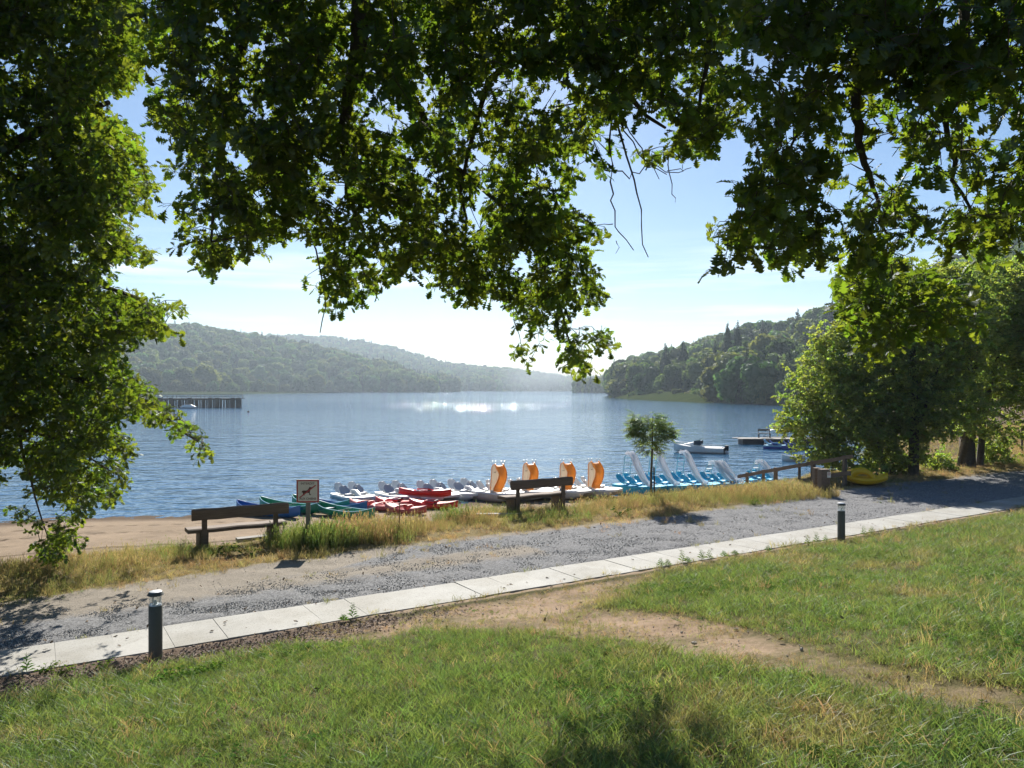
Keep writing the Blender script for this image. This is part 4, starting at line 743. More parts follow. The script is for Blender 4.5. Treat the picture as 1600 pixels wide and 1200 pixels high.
# ================================================================== OAKS OVERHEAD
def oak_leaf(L_=0.105, W_=0.062, fold=0.25, curl=0.2, seed=0):
    g = random.Random(seed); prof = [(0, .012), (.14, .016), (.22, .15), (.30, .05), (.40, .32), (.48, .09), (.60, .50), (.69, .16), (.79, .50), (.88, .20), (.95, .26), (1.0, .05)]
    V = []; Fc = []
    for i, (t, w) in enumerate(prof):
        w1, w2 = w * g.uniform(0.85, 1.15) * W_ * 1.2, w * g.uniform(0.85, 1.15) * W_ * 1.2; zc = -curl * L_ * t * t; x = t * L_
        V += [(x, w1, zc + w1 * fold), (x, 0, zc), (x, -w2, zc + w2 * fold)]
    for i in range(len(prof) - 1):
        a = 3 * i; Fc += [(a, a + 1, a + 4, a + 3), (a + 1, a + 2, a + 5, a + 4)]
    return V, Fc
def spray(name, seed, nleaf, Ltw, lf, lm, twig_r=0.0028, lsize=1.0, bark=None):
    """a twig with its leaves, running along +X"""
    g = random.Random(seed); mb = MB(); pts = [(0, 0, 0)]; p = Vector((0, 0, 0)); d = Vector((1, 0, 0))
    for k in range(4): d = (d + Vector((0, g.uniform(-.25, .25), g.uniform(-.25, .15)))).normalized(); p = p + d * Ltw / 4; pts.append(tuple(p))
    mb.tube(pts, [twig_r * (1.3 - k * 0.22) for k in range(5)], 4, False); nt_ = len(mb.f)
    sides = []
    for k in range(3):
        b = Vector(pts[k + 1]); a = Vector((0.6, g.choice([-1, 1]) * g.uniform(.5, 1), g.uniform(-.5, .3))).normalized(); e = b + a * Ltw * g.uniform(.3, .5); mb.tube([b, e], [twig_r * .7, twig_r * .4], 3, False); sides.append((b, e))
    nt_ = len(mb.f)
    for k in range(nleaf):
        if k < nleaf * 0.5: t = 0.35 + 0.65 * (k / (nleaf * 0.5)); i = min(int(t * 4), 3); f = t * 4 - i; b = Vector(pts[i]).lerp(Vector(pts[i + 1]), f); ax = (Vector(pts[min(i + 1, 4)]) - Vector(pts[i])).normalized()
        else: s0, s1 = sides[k % 3]; b = s0.lerp(s1, g.uniform(0.4, 1)); ax = (s1 - s0).normalized()
        dirn = (ax * g.uniform(0.2, 1.0) + Vector((g.gauss(0, .7), g.gauss(0, .7), g.gauss(-0.25, .45)))).normalized()
        upv = Vector((g.gauss(0, .85), g.gauss(0, .85), 1)); y = upv.cross(dirn)
        if y.length < 0.1: y = Vector((0, 1, 0))
        y.normalize(); z = dirn.cross(y); Mx = Matrix((dirn, y, z)).transposed().to_4x4(); s = g.uniform(0.7, 1.15) * lsize
        V, Fc = lf(k + seed * 31); mb.add([tuple(c * s for c in v) for v in V], Fc, Matrix.Translation(b) @ Mx)
    me = bpy.data.meshes.new(name); me.from_pydata(mb.v, [], mb.f); me.materials.append(bark or M['bark']); me.materials.append(lm)
    mi = np.ones(len(mb.f), np.int32); mi[:nt_] = 0; me.polygons.foreach_set('material_index', mi); me.update(); return me
oak_v = [spray('oak_spray', i, 15, 0.26, lambda s: oak_leaf(seed=s, fold=random.Random(s).uniform(0.0, .35), curl=random.Random(s + 1).uniform(-.1, .4)), M['oak']) for i in range(6)]
oak_s = [spray('oak_sprig', 50 + i, 6, 0.10, lambda s: oak_leaf(seed=s, fold=random.Random(s).uniform(0.0, .35), curl=random.Random(s + 1).uniform(-.1, .4)), M['oak'], 0.002) for i in range(5)]
leaf_me = [np_mesh('leaf', *oak_leaf(0.11, 0.066, 0.15 + 0.08 * i, 0.1 * i, 200 + i), M['oak']) for i in range(5)]

RL = [(-260,-300),(-150,-420),(215,-420),(222,60),(212,118),(198,125),(196,183),(227,208),(233,267),(250,296),(221,318),(200,330),(205,350),(225,362),(242,396),(233,412),(185,408),(133,433),(150,444),(200,440),(225,444),(250,468),(271,456),(298,480),(287,497),(250,482),(283,524),(262,524),(225,523),(187,537),(200,562),(225,583),(242,600),(252,621),(283,633),(308,655),(337,702),(317,716),(300,710),(275,683),(250,668),(233,648),(204,650),(162,655),(191,667),(217,692),(208,708),(196,721),(205,754),(192,780),(167,794),(146,770),(137,794),(121,817),(154,846),(133,845),(110,858),(90,883),(54,880),(52,850),(60,825),(25,817),(12,790),(-10,780),(-260,860)]
HL = [(14,88,18,14),(36,196,32,14),(25,762,28,20),(70,790,22,12),(20,735,16,8),(176,150,10,14),(160,165,8,12),(110,60,6,8)]
RC = [(215,-420),(215,112),(225,150),(242,208),(268,205),(300,225),(292,246),(254,254),(240,236),(250,262),(292,292),(279,317),(287,346),(267,362),(271,394),(292,380),(325,433),(346,433),(362,408),(387,410),(433,400),(458,400),(467,375),(500,355),(507,372),(503,410),(476,420),(474,438),(499,451),(482,507),(491,534),(511,516),(531,491),(539,463),(588,465),(604,442),(641,446),(645,430),(677,430),(686,459),(718,469),(751,467),(767,446),(783,471),(795,503),(791,536),(807,568),(832,577),(860,568),(881,581),(925,593),(954,593),(972,566),(946,560),(954,528),(942,491),(954,463),(942,451),(933,410),(909,390),(925,373),(946,384),(966,368),(978,353),(946,329),(897,329),(885,300),(921,308),(929,292),(925,272),(950,262),(950,225),(958,180),(985,168),(1040,180),(1044,215),(1000,222),(985,245),(1010,256),(1080,240),(1099,240),(1121,225),(1147,214),(1160,190),(1160,-420)]
HC = [(230,55,10,8),(380,245,8,12),(620,205,12,12),(505,240,10,16),(655,250,8,12),(820,400,10,16),(865,545,12,14),(820,520,8,14),(870,525,10,8),(610,330,10,8),(340,75,8,6)]
RR = [(1150,-420),(1150,200),(1181,210),(1189,221),(1162,255),(1140,292),(1144,330),(1114,341),(1095,397),(1129,412),(1162,401),(1185,414),(1215,426),(1237,405),(1294,394),(1305,375),(1309,345),(1318,380),(1327,427),(1380,440),(1440,405),(1462,390),(1537,410),(1575,405),(1575,367),(1620,350),(1760,300),(1760,-420)]
HR = [(1398,245,20,26),(1330,250,26,16),(1467,305,10,34),(1500,285,18,14),(1327,184,14,16),(1464,186,12,12),(1541,194,16,22),(1588,196,20,16),(1275,300,10,10),(1255,85,14,10),(1330,290,10,8),(1440,300,14,20),(1560,262,24,10),(1180,95,10,10),(1415,392,30,14)]
RH = [(1325,395),(1303,437),(1303,457),(1300,490),(1322,510),(1330,545),(1400,558),(1420,540),(1453,532),(1500,528),(1533,518),(1540,500),(1535,470),(1515,440),(1470,420),(1430,400),(1400,380)]
REF = {}
def sample_region(poly, holes, n, dfun, dthick, seed, gap=0.0, edge=9, ymax=9999, keep=None):
    g = np.random.default_rng(seed); xs = [p[0] for p in poly]; ys = [p[1] for p in poly]; m = n * 6
    px = g.uniform(min(xs), max(xs), m); py = g.uniform(min(ys), max(ys), m); ok = np.ones(m, bool)
    for dx, dy in ((0, 0), (edge, 0), (-edge, 0), (0, edge), (0, -edge)): ok &= inpoly(px + dx, py + dy, poly)
    inok = ok.copy()
    for hx_, hy_, a, b in holes: ok &= ((px - hx_) / (a + edge)) ** 2 + ((py - hy_) / (b + edge)) ** 2 > 1
    ok &= py < ymax
    if poly is RR or poly is RC: ok &= (py > -70) | (g.uniform(0, 1, m) > (0.7 if poly is RR else 0.4))
    if poly is RR or poly is RC: ok &= (py > 200) | (g.uniform(0, 1, m) > 0.12 + 0.18 * (px > 620))
    if gap: ok &= g.uniform(0, 1, m) > gap * sstep(0.48, 0.62, n2(px, py, 1 / 46.0, 5) * 0.6 + n2(px, py, 1 / 21.0, 6) * 0.4)
    n = min(n, int(ok.sum() * n / max(1, n * 6 * REF.setdefault((id(poly), edge), float(inok.mean())))))
    px, py = px[ok][:n], py[ok][:n]; d = dfun(px, py) + g.uniform(-dthick, dthick, len(px))
    P = np.stack([(px - 800) / F * d, d, CH + (HOR - py) / F * d], 1)
    if False: # uneven density: drop points by a coarse 3-D noise
        q = n2(P[:, 0] + P[:, 1] * 0.7, P[:, 2] + P[:, 1] * 0.5, 1.3, seed); P = P[g.uniform(0, 1, len(P)) > gap * sstep(0.45, 0.8, q)]
    return P
def connect(P, limbs, name, parent, frac=1.0, maxr=0.012, seed=0, bark=None):
    """thin branches from every spray back to the nearest limb or branch; one mesh"""
    g = np.random.default_rng(seed); nodes = []
    for l in limbs:
        l = np.array(l)
        for a, b in zip(l[:-1], l[1:]):
            k = max(2, int(np.linalg.norm(b - a) / 0.15))
            for t in np.linspace(0, 1, k): nodes.append(a + (b - a) * t)
    nd = np.zeros((len(nodes) + 3 * len(P) + 10, 3)); m = len(nodes); nd[:m] = nodes; D = np.full(len(P), 1e9)
    for i in range(0, len(P)): D[i] = np.min(np.sum((nd[:m] - P[i]) ** 2, 1))
    mb = MB()
    for i in np.argsort(D):
        q = np.sum((nd[:m] - P[i]) ** 2, 1); j = int(np.argmin(q)); a = nd[j].copy(); dist = math.sqrt(q[j])
        if dist < 0.1 : continue
        mid = (a + P[i]) / 2 + g.normal(0, 0.06, 3) * dist + np.array([0, 0, 0.07 * dist]); nd[m] = mid; nd[m + 1] = P[i]; nd[m + 2] = (mid + P[i]) / 2; m += 3
        if g.uniform() < frac:
            r = min(maxr, 0.0035 + 0.006 * dist); mb.tube([a, a * .5 + mid * .5 + g.normal(0, .02, 3) * dist, mid, P[i]], [r, r * .85, r * .7, 0.0025], 4, False)
    o = mb.build(name, bark or M['bark'], parent); o['kind'] = 'stuff'; return o
def crown_sprays(P, parent, seed, variants, smin=0.8, smax=1.25, droop=(0.1, 0.9), name='foliage'):
    g = np.random.default_rng(seed); n = len(P); rot = np.stack([g.normal(0, 0.5, n), g.uniform(*droop, n), g.uniform(0, 6.28, n)], 1)
    return scatter(name, P, rot, g.uniform(smin, smax, n), g.integers(0, len(variants), n), np.zeros(n), variants, parent=parent)
def limb_pts(pts): return [tuple(D3(px, py, d)) if len(q) == 3 else q for q in pts for px, py, d in [q[:3]]]
def single_leaves(P, parent, n, seed):
    g = random.Random(seed); idx = sorted(range(len(P)), key=lambda i: P[i][1] + g.uniform(0, 1.2))[:n * 2]; g.shuffle(idx)
    for i in idx[:n]:
        o = link('leaf', g.choice(leaf_me), parent); o.location = Vector(P[i]) - parent.location + Vector((g.uniform(-.09, .09), g.uniform(-.05, .05), g.uniform(-.1, .02)))
        o.rotation_euler = (g.gauss(0, .6), g.uniform(0, 1.2), g.uniform(0, 6.28)); s = g.uniform(.85, 1.2); o.scale = (s, s, s)
def limbs_mesh(limbs, parent, base, name='limb'):
    for pts, r0, r1 in limbs:
        k = len(pts); q = [Vector(p) for p in pts]; dense = []
        for i in range(k - 1):
            for t in (0, .33, .66): dense.append(q[i].lerp(q[i + 1], t) + Vector((R.gauss(0, 1), R.gauss(0, 1), R.gauss(0, 1))) * 0.018)
        dense.append(q[-1]); n = len(dense)
        MB().tube([p - parent.location for p in dense], [r0 + (r1 - r0) * (i / (n - 1)) ** 0.8 for i in range(n)], 8).build(name, M['bark'], parent, True)
def oak(loc, label, limbs, regions, trunk_h, trunk_r, nleaf, seed, trunk_lean=(0, 0)):
    o = empty('oak_tree', loc, 0, label, 'tree'); L0 = Vector(loc)
    MB().tube([(0, 0, -0.3), (0, 0, 0.3), (trunk_lean[0] * .5, trunk_lean[1] * .5, trunk_h * .5), (trunk_lean[0], trunk_lean[1], trunk_h), (trunk_lean[0] * 1.1, trunk_lean[1] * 1.1, trunk_h + 3)], [trunk_r * 1.5, trunk_r * 1.1, trunk_r * .9, trunk_r * .8, trunk_r * .35], 14).build('trunk', M['bark'], o, True)
    limbs_mesh(limbs, o, L0)
    P = np.vstack([sample_region(*r[:7], edge=(0.125 * F / float(np.mean(r[3](np.array([r[0][5][0]]), np.array([300.0]))))), ymax=(r[7] if len(r) > 7 else 9999)) for r in regions]); nc = len(P)
    rim = np.vstack([sample_region(r[0], r[1], int(r[2] * (1.4 if r[2] > 300 else 6)), r[3], r[4], r[5] + 40, r[6], edge=7, ymax=(r[7] if len(r) > 7 else 9999)) for r in regions]); P = np.vstack([P, rim]); Pl = P - np.array(L0)
    br = connect(Pl, [[tuple(Vector(p) - L0) for p in l[0]] for l in limbs], 'branches', o, 0.85, seed=seed)
    crown_sprays(Pl[:nc], o, seed, oak_v); crown_sprays(Pl[nc:], o, seed + 9, oak_s, 0.85, 1.1, name='outer_foliage'); single_leaves(P, o, nleaf, seed); return o, P
d_left = lambda px, py: np.interp(py, [-300, 200, 500, 700, 880], [8.6, 9.4, 10.4, 11.6, 13.3]) + 0.002 * (150 - px)
d_cen = lambda px, py: np.interp(py, [-400, 0, 250, 450, 600], [6.2, 6.5, 7.0, 8.3, 8.8])
d_right = lambda px, py: np.interp(py, [-400, 0, 250, 430], [4.8, 4.9, 5.2, 5.6])
d_hang = lambda px, py: np.full(len(px), 7.6)
oak((-13.5, 11.5, Hs(-13.5, 11.5)), 'dense dark oak filling the left edge with branches drooping to the verge',
    [([(-13.3, 11.4, 3.2), (-9.5, 11, 5.5), tuple(D3(60, 200, 10)), tuple(D3(170, 160, 9.6))], .17, .03), ([(-13.3, 11.4, 2.5), (-10, 11.3, 4.5), tuple(D3(70, 420, 10.6)), tuple(D3(230, 470, 10.5))], .13, .02),
     ([(-13.3, 11.4, 2.2), (-10.5, 12, 3.4), tuple(D3(90, 580, 11.4)), tuple(D3(230, 630, 11.4)), tuple(D3(310, 690, 11.4))], .11, .012), ([(-10.5, 12, 3.4), tuple(D3(20, 640, 12)), tuple(D3(45, 740, 12.6)), tuple(D3(75, 840, 13.2))], .05, .008),
     ([(-13.3, 11.4, 4.2), (-9.5, 9.6, 8), tuple(D3(100, -200, 9)), tuple(D3(200, -100, 9))], .15, .03), ([(-10.5, 12, 3.4), tuple(D3(100, 690, 11.8)), tuple(D3(180, 740, 11.9))], .04, .008)],
    [(RL, HL, 6200, d_left, 1.2, 11, 0.6), (RL, HL, 3600, lambda a, b: d_left(a, b) + 2.0, 1.6, 31, 0.6), (RL, HL, 2600, lambda a, b: d_left(a, b) + 4.2, 1.2, 32, 0.6)], 4.4, 0.42, 300, 1)
oak((1.6, -3.6, Hs(1.6, -3.6)), 'oak hanging overhead in the centre with drooping leafy boughs',
    [([(1.6, -3.4, 7.2), (0.6, 1, 9.6), tuple(D3(560, -260, 6.2)), tuple(D3(565, 60, 6.6)), tuple(D3(535, 180, 6.9)), tuple(D3(545, 300, 7.4)), tuple(D3(570, 380, 7.8))], .16, .012),
     ([tuple(D3(565, 0, 6.5)), tuple(D3(610, 80, 6.8)), tuple(D3(655, 170, 7.0)), tuple(D3(700, 250, 7.4)), tuple(D3(790, 330, 7.8)), tuple(D3(860, 440, 8.3)), tuple(D3(900, 560, 8.7))], .05, .009),
     ([(1.6, -3.4, 7.4), (-1, 1.5, 10), tuple(D3(360, -200, 6.6)), tuple(D3(380, 60, 6.9)), tuple(D3(350, 220, 7.1)), tuple(D3(330, 380, 7.5))], .12, .010),
     ([(1.6, -3.4, 7.4), (2, 1.5, 10), tuple(D3(860, -240, 6.2)), tuple(D3(900, 20, 6.5)), tuple(D3(960, 130, 6.7)), tuple(D3(1040, 200, 6.9))], .12, .012),
     ([tuple(D3(535, 180, 6.9)), tuple(D3(560, 250, 7.1)), tuple(D3(620, 300, 7.4)), tuple(D3(650, 380, 7.8))], .022, .007), ([tuple(D3(900, 20, 6.5)), tuple(D3(760, 120, 6.9)), tuple(D3(720, 300, 7.4)), tuple(D3(740, 420, 8))], .04, .008),
     ([tuple(D3(330, 380, 7.5)), tuple(D3(480, 360, 7.8)), tuple(D3(510, 460, 8)), tuple(D3(500, 520, 8.1))], .012, .005), ([(1.6, -3.4, 7.4), (3.4, 1.5, 9.6), tuple(D3(1080, -260, 6)), tuple(D3(1110, 60, 6.4)), tuple(D3(1090, 190, 6.6))], .1, .01),
     # bare drooping twigs against the sky
     ([tuple(D3(948, 165, 6.8)), tuple(D3(953, 240, 6.8)), tuple(D3(955, 300, 6.8)), tuple(D3(958, 350, 6.8)), tuple(D3(990, 391, 6.8))], .011, .004), ([tuple(D3(968, 372, 6.8)), tuple(D3(962, 396, 6.8))], .004, .002),
     ([tuple(D3(960, 185, 6.7)), tuple(D3(985, 245, 6.7)), tuple(D3(1000, 330, 6.7)), tuple(D3(1013, 402, 6.7))], .012, .004), ([tuple(D3(946, 262, 6.8)), tuple(D3(978, 277, 6.8)), tuple(D3(1005, 262, 6.8)), tuple(D3(1030, 268, 6.8)), tuple(D3(1055, 268, 6.8)), tuple(D3(1080, 262, 6.8))], .007, .003),
     ([tuple(D3(1043, 245, 6.8)), tuple(D3(1050, 290, 6.8)), tuple(D3(1055, 316, 6.8))], .006, .003), ([tuple(D3(960, 180, 6.7)), tuple(D3(1000, 240, 6.7)), tuple(D3(1030, 280, 6.7))], .008, .003), ([tuple(D3(962, 170, 6.7)), tuple(D3(990, 200, 6.7)), tuple(D3(1010, 255, 6.7)), tuple(D3(1058, 270, 6.7)), tuple(D3(1068, 250, 6.7))], .007, .003)],
    [(RC, HC, 4300, d_cen, 1.0, 12, 0.9), (RC, HC, 1000, lambda a, b: d_cen(a, b) + 1.6, .5, 33, 0.6, 300)], 7.4, 0.36, 300, 2, (0, 0.2))
oak((9.2, 1.5, Hs(9.2, 1.5)), 'oak hanging overhead at the right with a thick central bough',
    [([(8.8, 1.5, 6.5), (5, 3, 9.2), tuple(D3(1345, -300, 5)), tuple(D3(1350, 0, 5)), tuple(D3(1340, 90, 5.1)), tuple(D3(1338, 180, 5.1)), tuple(D3(1345, 235, 5.2)), tuple(D3(1365, 290, 5.3)), tuple(D3(1380, 350, 5.6))], .09, .008),
     ([tuple(D3(1340, 75, 5.1)), tuple(D3(1305, 115, 5.2)), tuple(D3(1275, 160, 5.2)), tuple(D3(1240, 215, 5.3)), tuple(D3(1200, 330, 5.5))], .022, .006), ([tuple(D3(1360, 0, 5)), tuple(D3(1395, 45, 5)), tuple(D3(1450, 70, 5)), tuple(D3(1540, 100, 5.1))], .02, .006),
     ([tuple(D3(1395, 45, 5)), tuple(D3(1400, 100, 5.2)), tuple(D3(1420, 160, 5.2))], .012, .005), ([(8.8, 1.5, 6.5), (6.5, 4, 8.4), tuple(D3(1520, -200, 5)), tuple(D3(1500, 60, 5.1)), tuple(D3(1485, 190, 5.2)), tuple(D3(1490, 280, 5.3)), tuple(D3(1530, 370, 5.5))], .07, .006),
     ([tuple(D3(1345, 230, 5.2)), tuple(D3(1355, 250, 5.3)), tuple(D3(1364, 262, 5.3))], .01, .005), ([tuple(D3(1380, 350, 5.6)), tuple(D3(1390, 400, 6.6)), tuple(D3(1400, 470, 7.4)), tuple(D3(1440, 510, 7.6))], .008, .005)],
    [(RR, HR, 1900, d_right, 0.9, 13, 0.95), (RH, [], 55, d_hang, 0.8, 14, 0.5)], 6.5, 0.36, 300, 3, (-0.3, 0))

# ================================================================== TREES ON THE NEAR RIGHT BANK
def simple_leaf(s=0, L_=0.085, W_=0.055): return ([(0, 0, 0), (L_ * .3, W_ * .5, .004), (L_ * .75, W_ * .42, 0), (L_, 0, -.008), (L_ * .75, -W_ * .42, 0), (L_ * .3, -W_ * .5, .004)], [(0, 1, 2, 3), (0, 3, 4, 5)])
ald_v = [spray('alder_spray', 100 + i, 26, 0.5, simple_leaf, M['alder'], 0.004) for i in range(5)]
def bank_tree(name, loc, label, trunks, lobes, n, seed, low=None):
    o = empty(name, loc, 0, label, 'tree'); L0 = Vector(loc); g = np.random.default_rng(seed)
    for pts, r0, r1 in trunks:
        q = [Vector(p) for p in pts]; m = len(q); MB().tube(q, [r0 + (r1 - r0) * i / (m - 1) for i in range(m)], 9).build('trunk', M['bark'], o, True)
    P = []; tot = sum(l[3] ** 2 for l in lobes)
    for cx, cy_, cz, r in lobes:
        k = int(n * r * r / tot); d = g.normal(size=(k, 3)); d /= np.linalg.norm(d, axis=1, keepdims=True); q = g.uniform(0.25, 1, k) ** 0.4
        P.append(np.array([cx, cy_, cz]) + d * (r * q)[:, None])
    P = np.vstack(P)
    if low is not None: P = P[P[:, 2] > low + 0.4 * np.sin(P[:, 0] * 2.1)]
    connect(P, [t[0] for t in trunks], 'branches', o, 0.25, 0.03, seed); crown_sprays(P, o, seed, ald_v, 0.8, 1.4, (-0.5, 0.7)); return o
def lob(px, py, d, r, base): v = D3(px, py, d) - Vector(base); return (v.x, v.y, v.z, r)
bA = Gd(1385, 29.0); bB = Gd(1427, 28.5); bC = Gd(1510, 31.5); bD = Gd(1650, 30)
bank_tree('alder_tree', bA, 'bushy alder with sunlit yellow-green edge leaning over the water beside the fence', [([(0, 0, -.2), (-.3, 0, 1.2), (-.9, .3, 2.8), (-1.2, .3, 4.6)], .12, .03), ([(-.3, 0, .9), (-1.2, -.2, 2.2), (-2.2, 0, 3.3)], .07, .02), ([(.2, .1, -.2), (.5, .2, 2), (.3, .2, 4.4)], .09, .03)],
    [lob(px, py, d, r, bA) for px, py, d, r in [(1290, 600, 28.5, 1.35), (1330, 555, 28.8, 1.25), (1320, 640, 28.2, 1.4), (1258, 645, 28.6, .8), (1275, 690, 28, .75), (1340, 690, 28.6, 1.2), (1385, 600, 29, 1.5), (1400, 680, 29, 1.2), (1235, 662, 28.8, .42), (1300, 705, 28.2, .6), (1305, 530, 29, .75), (1350, 510, 29.3, .9)]], 2600, 21)
bank_tree('maple_tree', bB, 'dark tree with a slim straight trunk right behind the yellow pedal boat', [([(0, 0, -.3), (.05, 0, 2.5), (0, .1, 5), (.1, .1, 7)], .2, .06), ([(.02, 0, 1.0), (.7, .1, 3.2), (1.4, .2, 5)], .07, .02)],
    [lob(px, py, d, r, bB) for px, py, d, r in [(1430, 560, 29, 1.7), (1420, 490, 29.4, 1.5), (1470, 520, 29, 1.7), (1440, 640, 28.6, 1.35), (1480, 620, 29, 1.4), (1395, 640, 28.6, 1.1), (1450, 455, 29.8, 1.2), (1500, 470, 29.6, 1.4)]], 3000, 22)
bank_tree('maple_tree', bC, 'large dark tree with a thick leaning trunk at the edge of the track', [([(0, 0, -.3), (.05, 0, 1.6), (.3, .1, 4), (.2, .1, 8.2)], .42, .1), ([(.7, .3, -.3), (.9, .3, 2.2), (1.6, .3, 5)], .16, .05)],
    [lob(px, py, d, r, bC) for px, py, d, r in [(1540, 480, 32, 2.2), (1580, 560, 32, 2.2), (1510, 560, 31.4, 1.8), (1560, 640, 31.6, 1.5), (1505, 640, 31, 1.15), (1530, 445, 33, 1.3), (1600, 460, 33, 1.7), (1640, 560, 32, 2), (1492, 440, 33, .7)]], 3600, 23)
bank_tree('maple_tree', bD, 'sunlit yellowish tree crowning over the track at the right edge', [([(0, 0, -.3), (.1, 0, 3), (0, .1, 7)], .3, .08)],
    [lob(px, py, d, r, bD) for px, py, d, r in [(1640, 470, 31, 2.0), (1590, 450, 30.5, 1.1), (1680, 560, 31, 2.1), (1620, 530, 30, 1.1)]], 1500, 24)
# undergrowth at the foot of these trees
for i, (px, d, r, zc) in enumerate([(1395, 29.5, .5, .35), (1465, 30, .35, .3), (1545, 32.5, .6, .5), (1330, 30.5, .6, -.4)]):
    b = Gd(px, d); bank_tree('bush', b, ['low leafy bush at the foot of the slim trunk', 'small bush between the two dark trunks', 'dark bush right of the thick trunk', 'low bush at the water behind the fence end', 'small bush in front of the thick trunk'][i], [([(0, 0, -.1), (0, 0, .6)], .03, .01)], [(0, 0, zc, r), (r * .7, 0, zc * .7, r * .6)], int(230 * r), 30 + i)['category'] = 'bush'

# ---- young tree with its stake beside the gravel
yb = G(1017, 779); yd = yb.y
yt = empty('young_tree', yb, 0, 'young ash tree with a round airy crown beside the gravel', 'tree')
MB().tube([(0, 0, -.1), (.01, 0, .7), (.04, 0, 1.4), (.05, 0, 2.35)], [.040, .034, .030, .012], 8).build('trunk', M['bark_pale'], yt, True)
def pinnate(seed):
    g = random.Random(seed); mb = MB(); mb.tube([(0, 0, 0), (.14, 0, .02), (.27, 0, -.03)], [.002, .0016, .001], 3, False); n0 = len(mb.f)
    for k in range(9):
        t = 0.25 + 0.75 * (k // 2) / 4.0 if k < 8 else 1.0; sd = (1 if k % 2 else -1) if k < 8 else 0; a = sd * 1.0; x = .27 * min(t, 1)
        V, Fc = simple_leaf(0, .085, .028); mb.add(V, Fc, Matrix.Translation((x, 0, .02 - .05 * t * t)) @ Matrix.Rotation(a, 4, 'Z') @ Matrix.Rotation(g.uniform(.1, .5), 4, 'Y'))
    me = bpy.data.meshes.new('ash_frond'); me.from_pydata(mb.v, [], mb.f); me.materials.append(M['bark']); me.materials.append(M['ash']); mi = np.ones(len(mb.f), np.int32); mi[:n0] = 0; me.polygons.foreach_set('material_index', mi); me.update(); return me
ash_v = [pinnate(i) for i in range(4)]
g = np.random.default_rng(5); P = []
for cx, cy_, cz, r, k in [(0, 0, 1.92, .40, 210), (-.30, 0, 2.0, .26, 80), (.34, .1, 1.92, .27, 90), (.05, 0, 2.2, .27, 90), (-.12, -.1, 1.55, .28, 70), (.15, .1, 1.45, .2, 60), (-.42, .05, 1.9, .15, 34), (-.38, 0, 2.32, .12, 26), (.5, 0, 1.85, .12, 26)]:
    d = g.normal(size=(k, 3)); d /= np.linalg.norm(d, axis=1, keepdims=True); P.append(np.array([cx, cy_, cz]) + d * (r * g.uniform(.2, 1, k) ** .5)[:, None])
P = np.vstack(P); connect(P, [[(.03, 0, 1.3), (.05, 0, 2.35)]], 'branches', yt, 0.4, .007, 3, M['bark_pale'])
c = P - np.array([0, 0, 2.0]); rz = np.arctan2(c[:, 1], c[:, 0]) + g.normal(0, .5, len(P))
scatter('foliage', P, np.stack([g.normal(0, .3, len(P)), g.uniform(-.6, .6, len(P)), rz], 1), g.uniform(.7, 1.1, len(P)), g.integers(0, 4, len(P)), np.zeros(len(P)), ash_v, parent=yt)
o = MB().tube([(.10, -.02, -.1), (.085, -.02, .9)], [.024, .022], 8).build('stake', M['bark'], None, True); o.location = yb; tag(o, 'short wooden stake tied close beside the young ash tree', 'stake')

# ================================================================== MADE THINGS
PA = math.asin(SA)
def uv(u, v, z=0): return Vector((-5.76 + u * CA - v * SA, 8.64 + u * SA + v * CA, z))
# ---- benches facing the lake
def bench(loc, label, seat_off=0.0, seat_len=1.95):
    b = empty('park_bench', loc, PA + R.uniform(-.02, .02), label, 'bench', 'plank benches facing the lake'); w = M['old_wood']
    rings = []
    for k in range(9):
        x = -0.95 + 1.9 * k / 8; dz = 0.006 * math.sin(k * 2.1); rings.append([(x, -.035, .635 + dz), (x, .03, .63 + dz), (x, .045, .80 + dz), (x, .025, .855 + dz), (x, -.01, .865 + dz), (x, -.04, .83 + dz)])
    MB().loft(rings).build('backrest', w, b, False, .008)
    rings = []
    for k in range(9):
        x = seat_off - seat_len / 2 + seat_len * k / 8; dz = 0.006 * math.sin(k * 1.7 + 1); rings.append([(x, .10, .36 + dz), (x, .50, .355 + dz), (x, .52, .42 + dz), (x, .47, .44 + dz), (x, .13, .445 + dz), (x, .09, .42 + dz)])
    MB().loft(rings).build('seat', w, b, False, .008)
    for x in (-.70, .70):
        MB().box((x, .30, .17), (.17, .40, .375), jit=.008).build('leg', w, b, False, .01)
        MB().box((x, .065, .41), (.10, .055, .86), jit=.004).build('back_post', w, b, False, .008)
    return b
bench(Vector((-5.5, 15.62, 0)) + Vector((0, 0, Hs(-5.5, 15.62) - .02)), 'dark plank bench nearer the left tree, beside the no-dogs sign', -.03)
bench(Vector((.78, 19.75, Hs(.78, 19.75) - .02)), 'dark plank bench in front of the orange slide boats', -.12, 1.85)
o = MB().box((0, 0, .03), (2.3, .22, .08), jit=.01).build('timber_board', M['grey_wood'], None, False, .01); p = Vector((-4.9, 17.0, 0)); o.location = (p.x, p.y, Hs(p.x, p.y)); o.rotation_euler.z = PA; tag(o, 'weathered timber board lying on the ground behind the left bench', 'board')
p = G(775, 806); o = MB().box((0, 0, .03), (1.3, .2, .07), jit=.01).build('timber_board', M['grey_wood'], None, False, .01); o.location = p; o.rotation_euler.z = PA - .5; tag(o, 'weathered timber board lying left of the second bench', 'board')
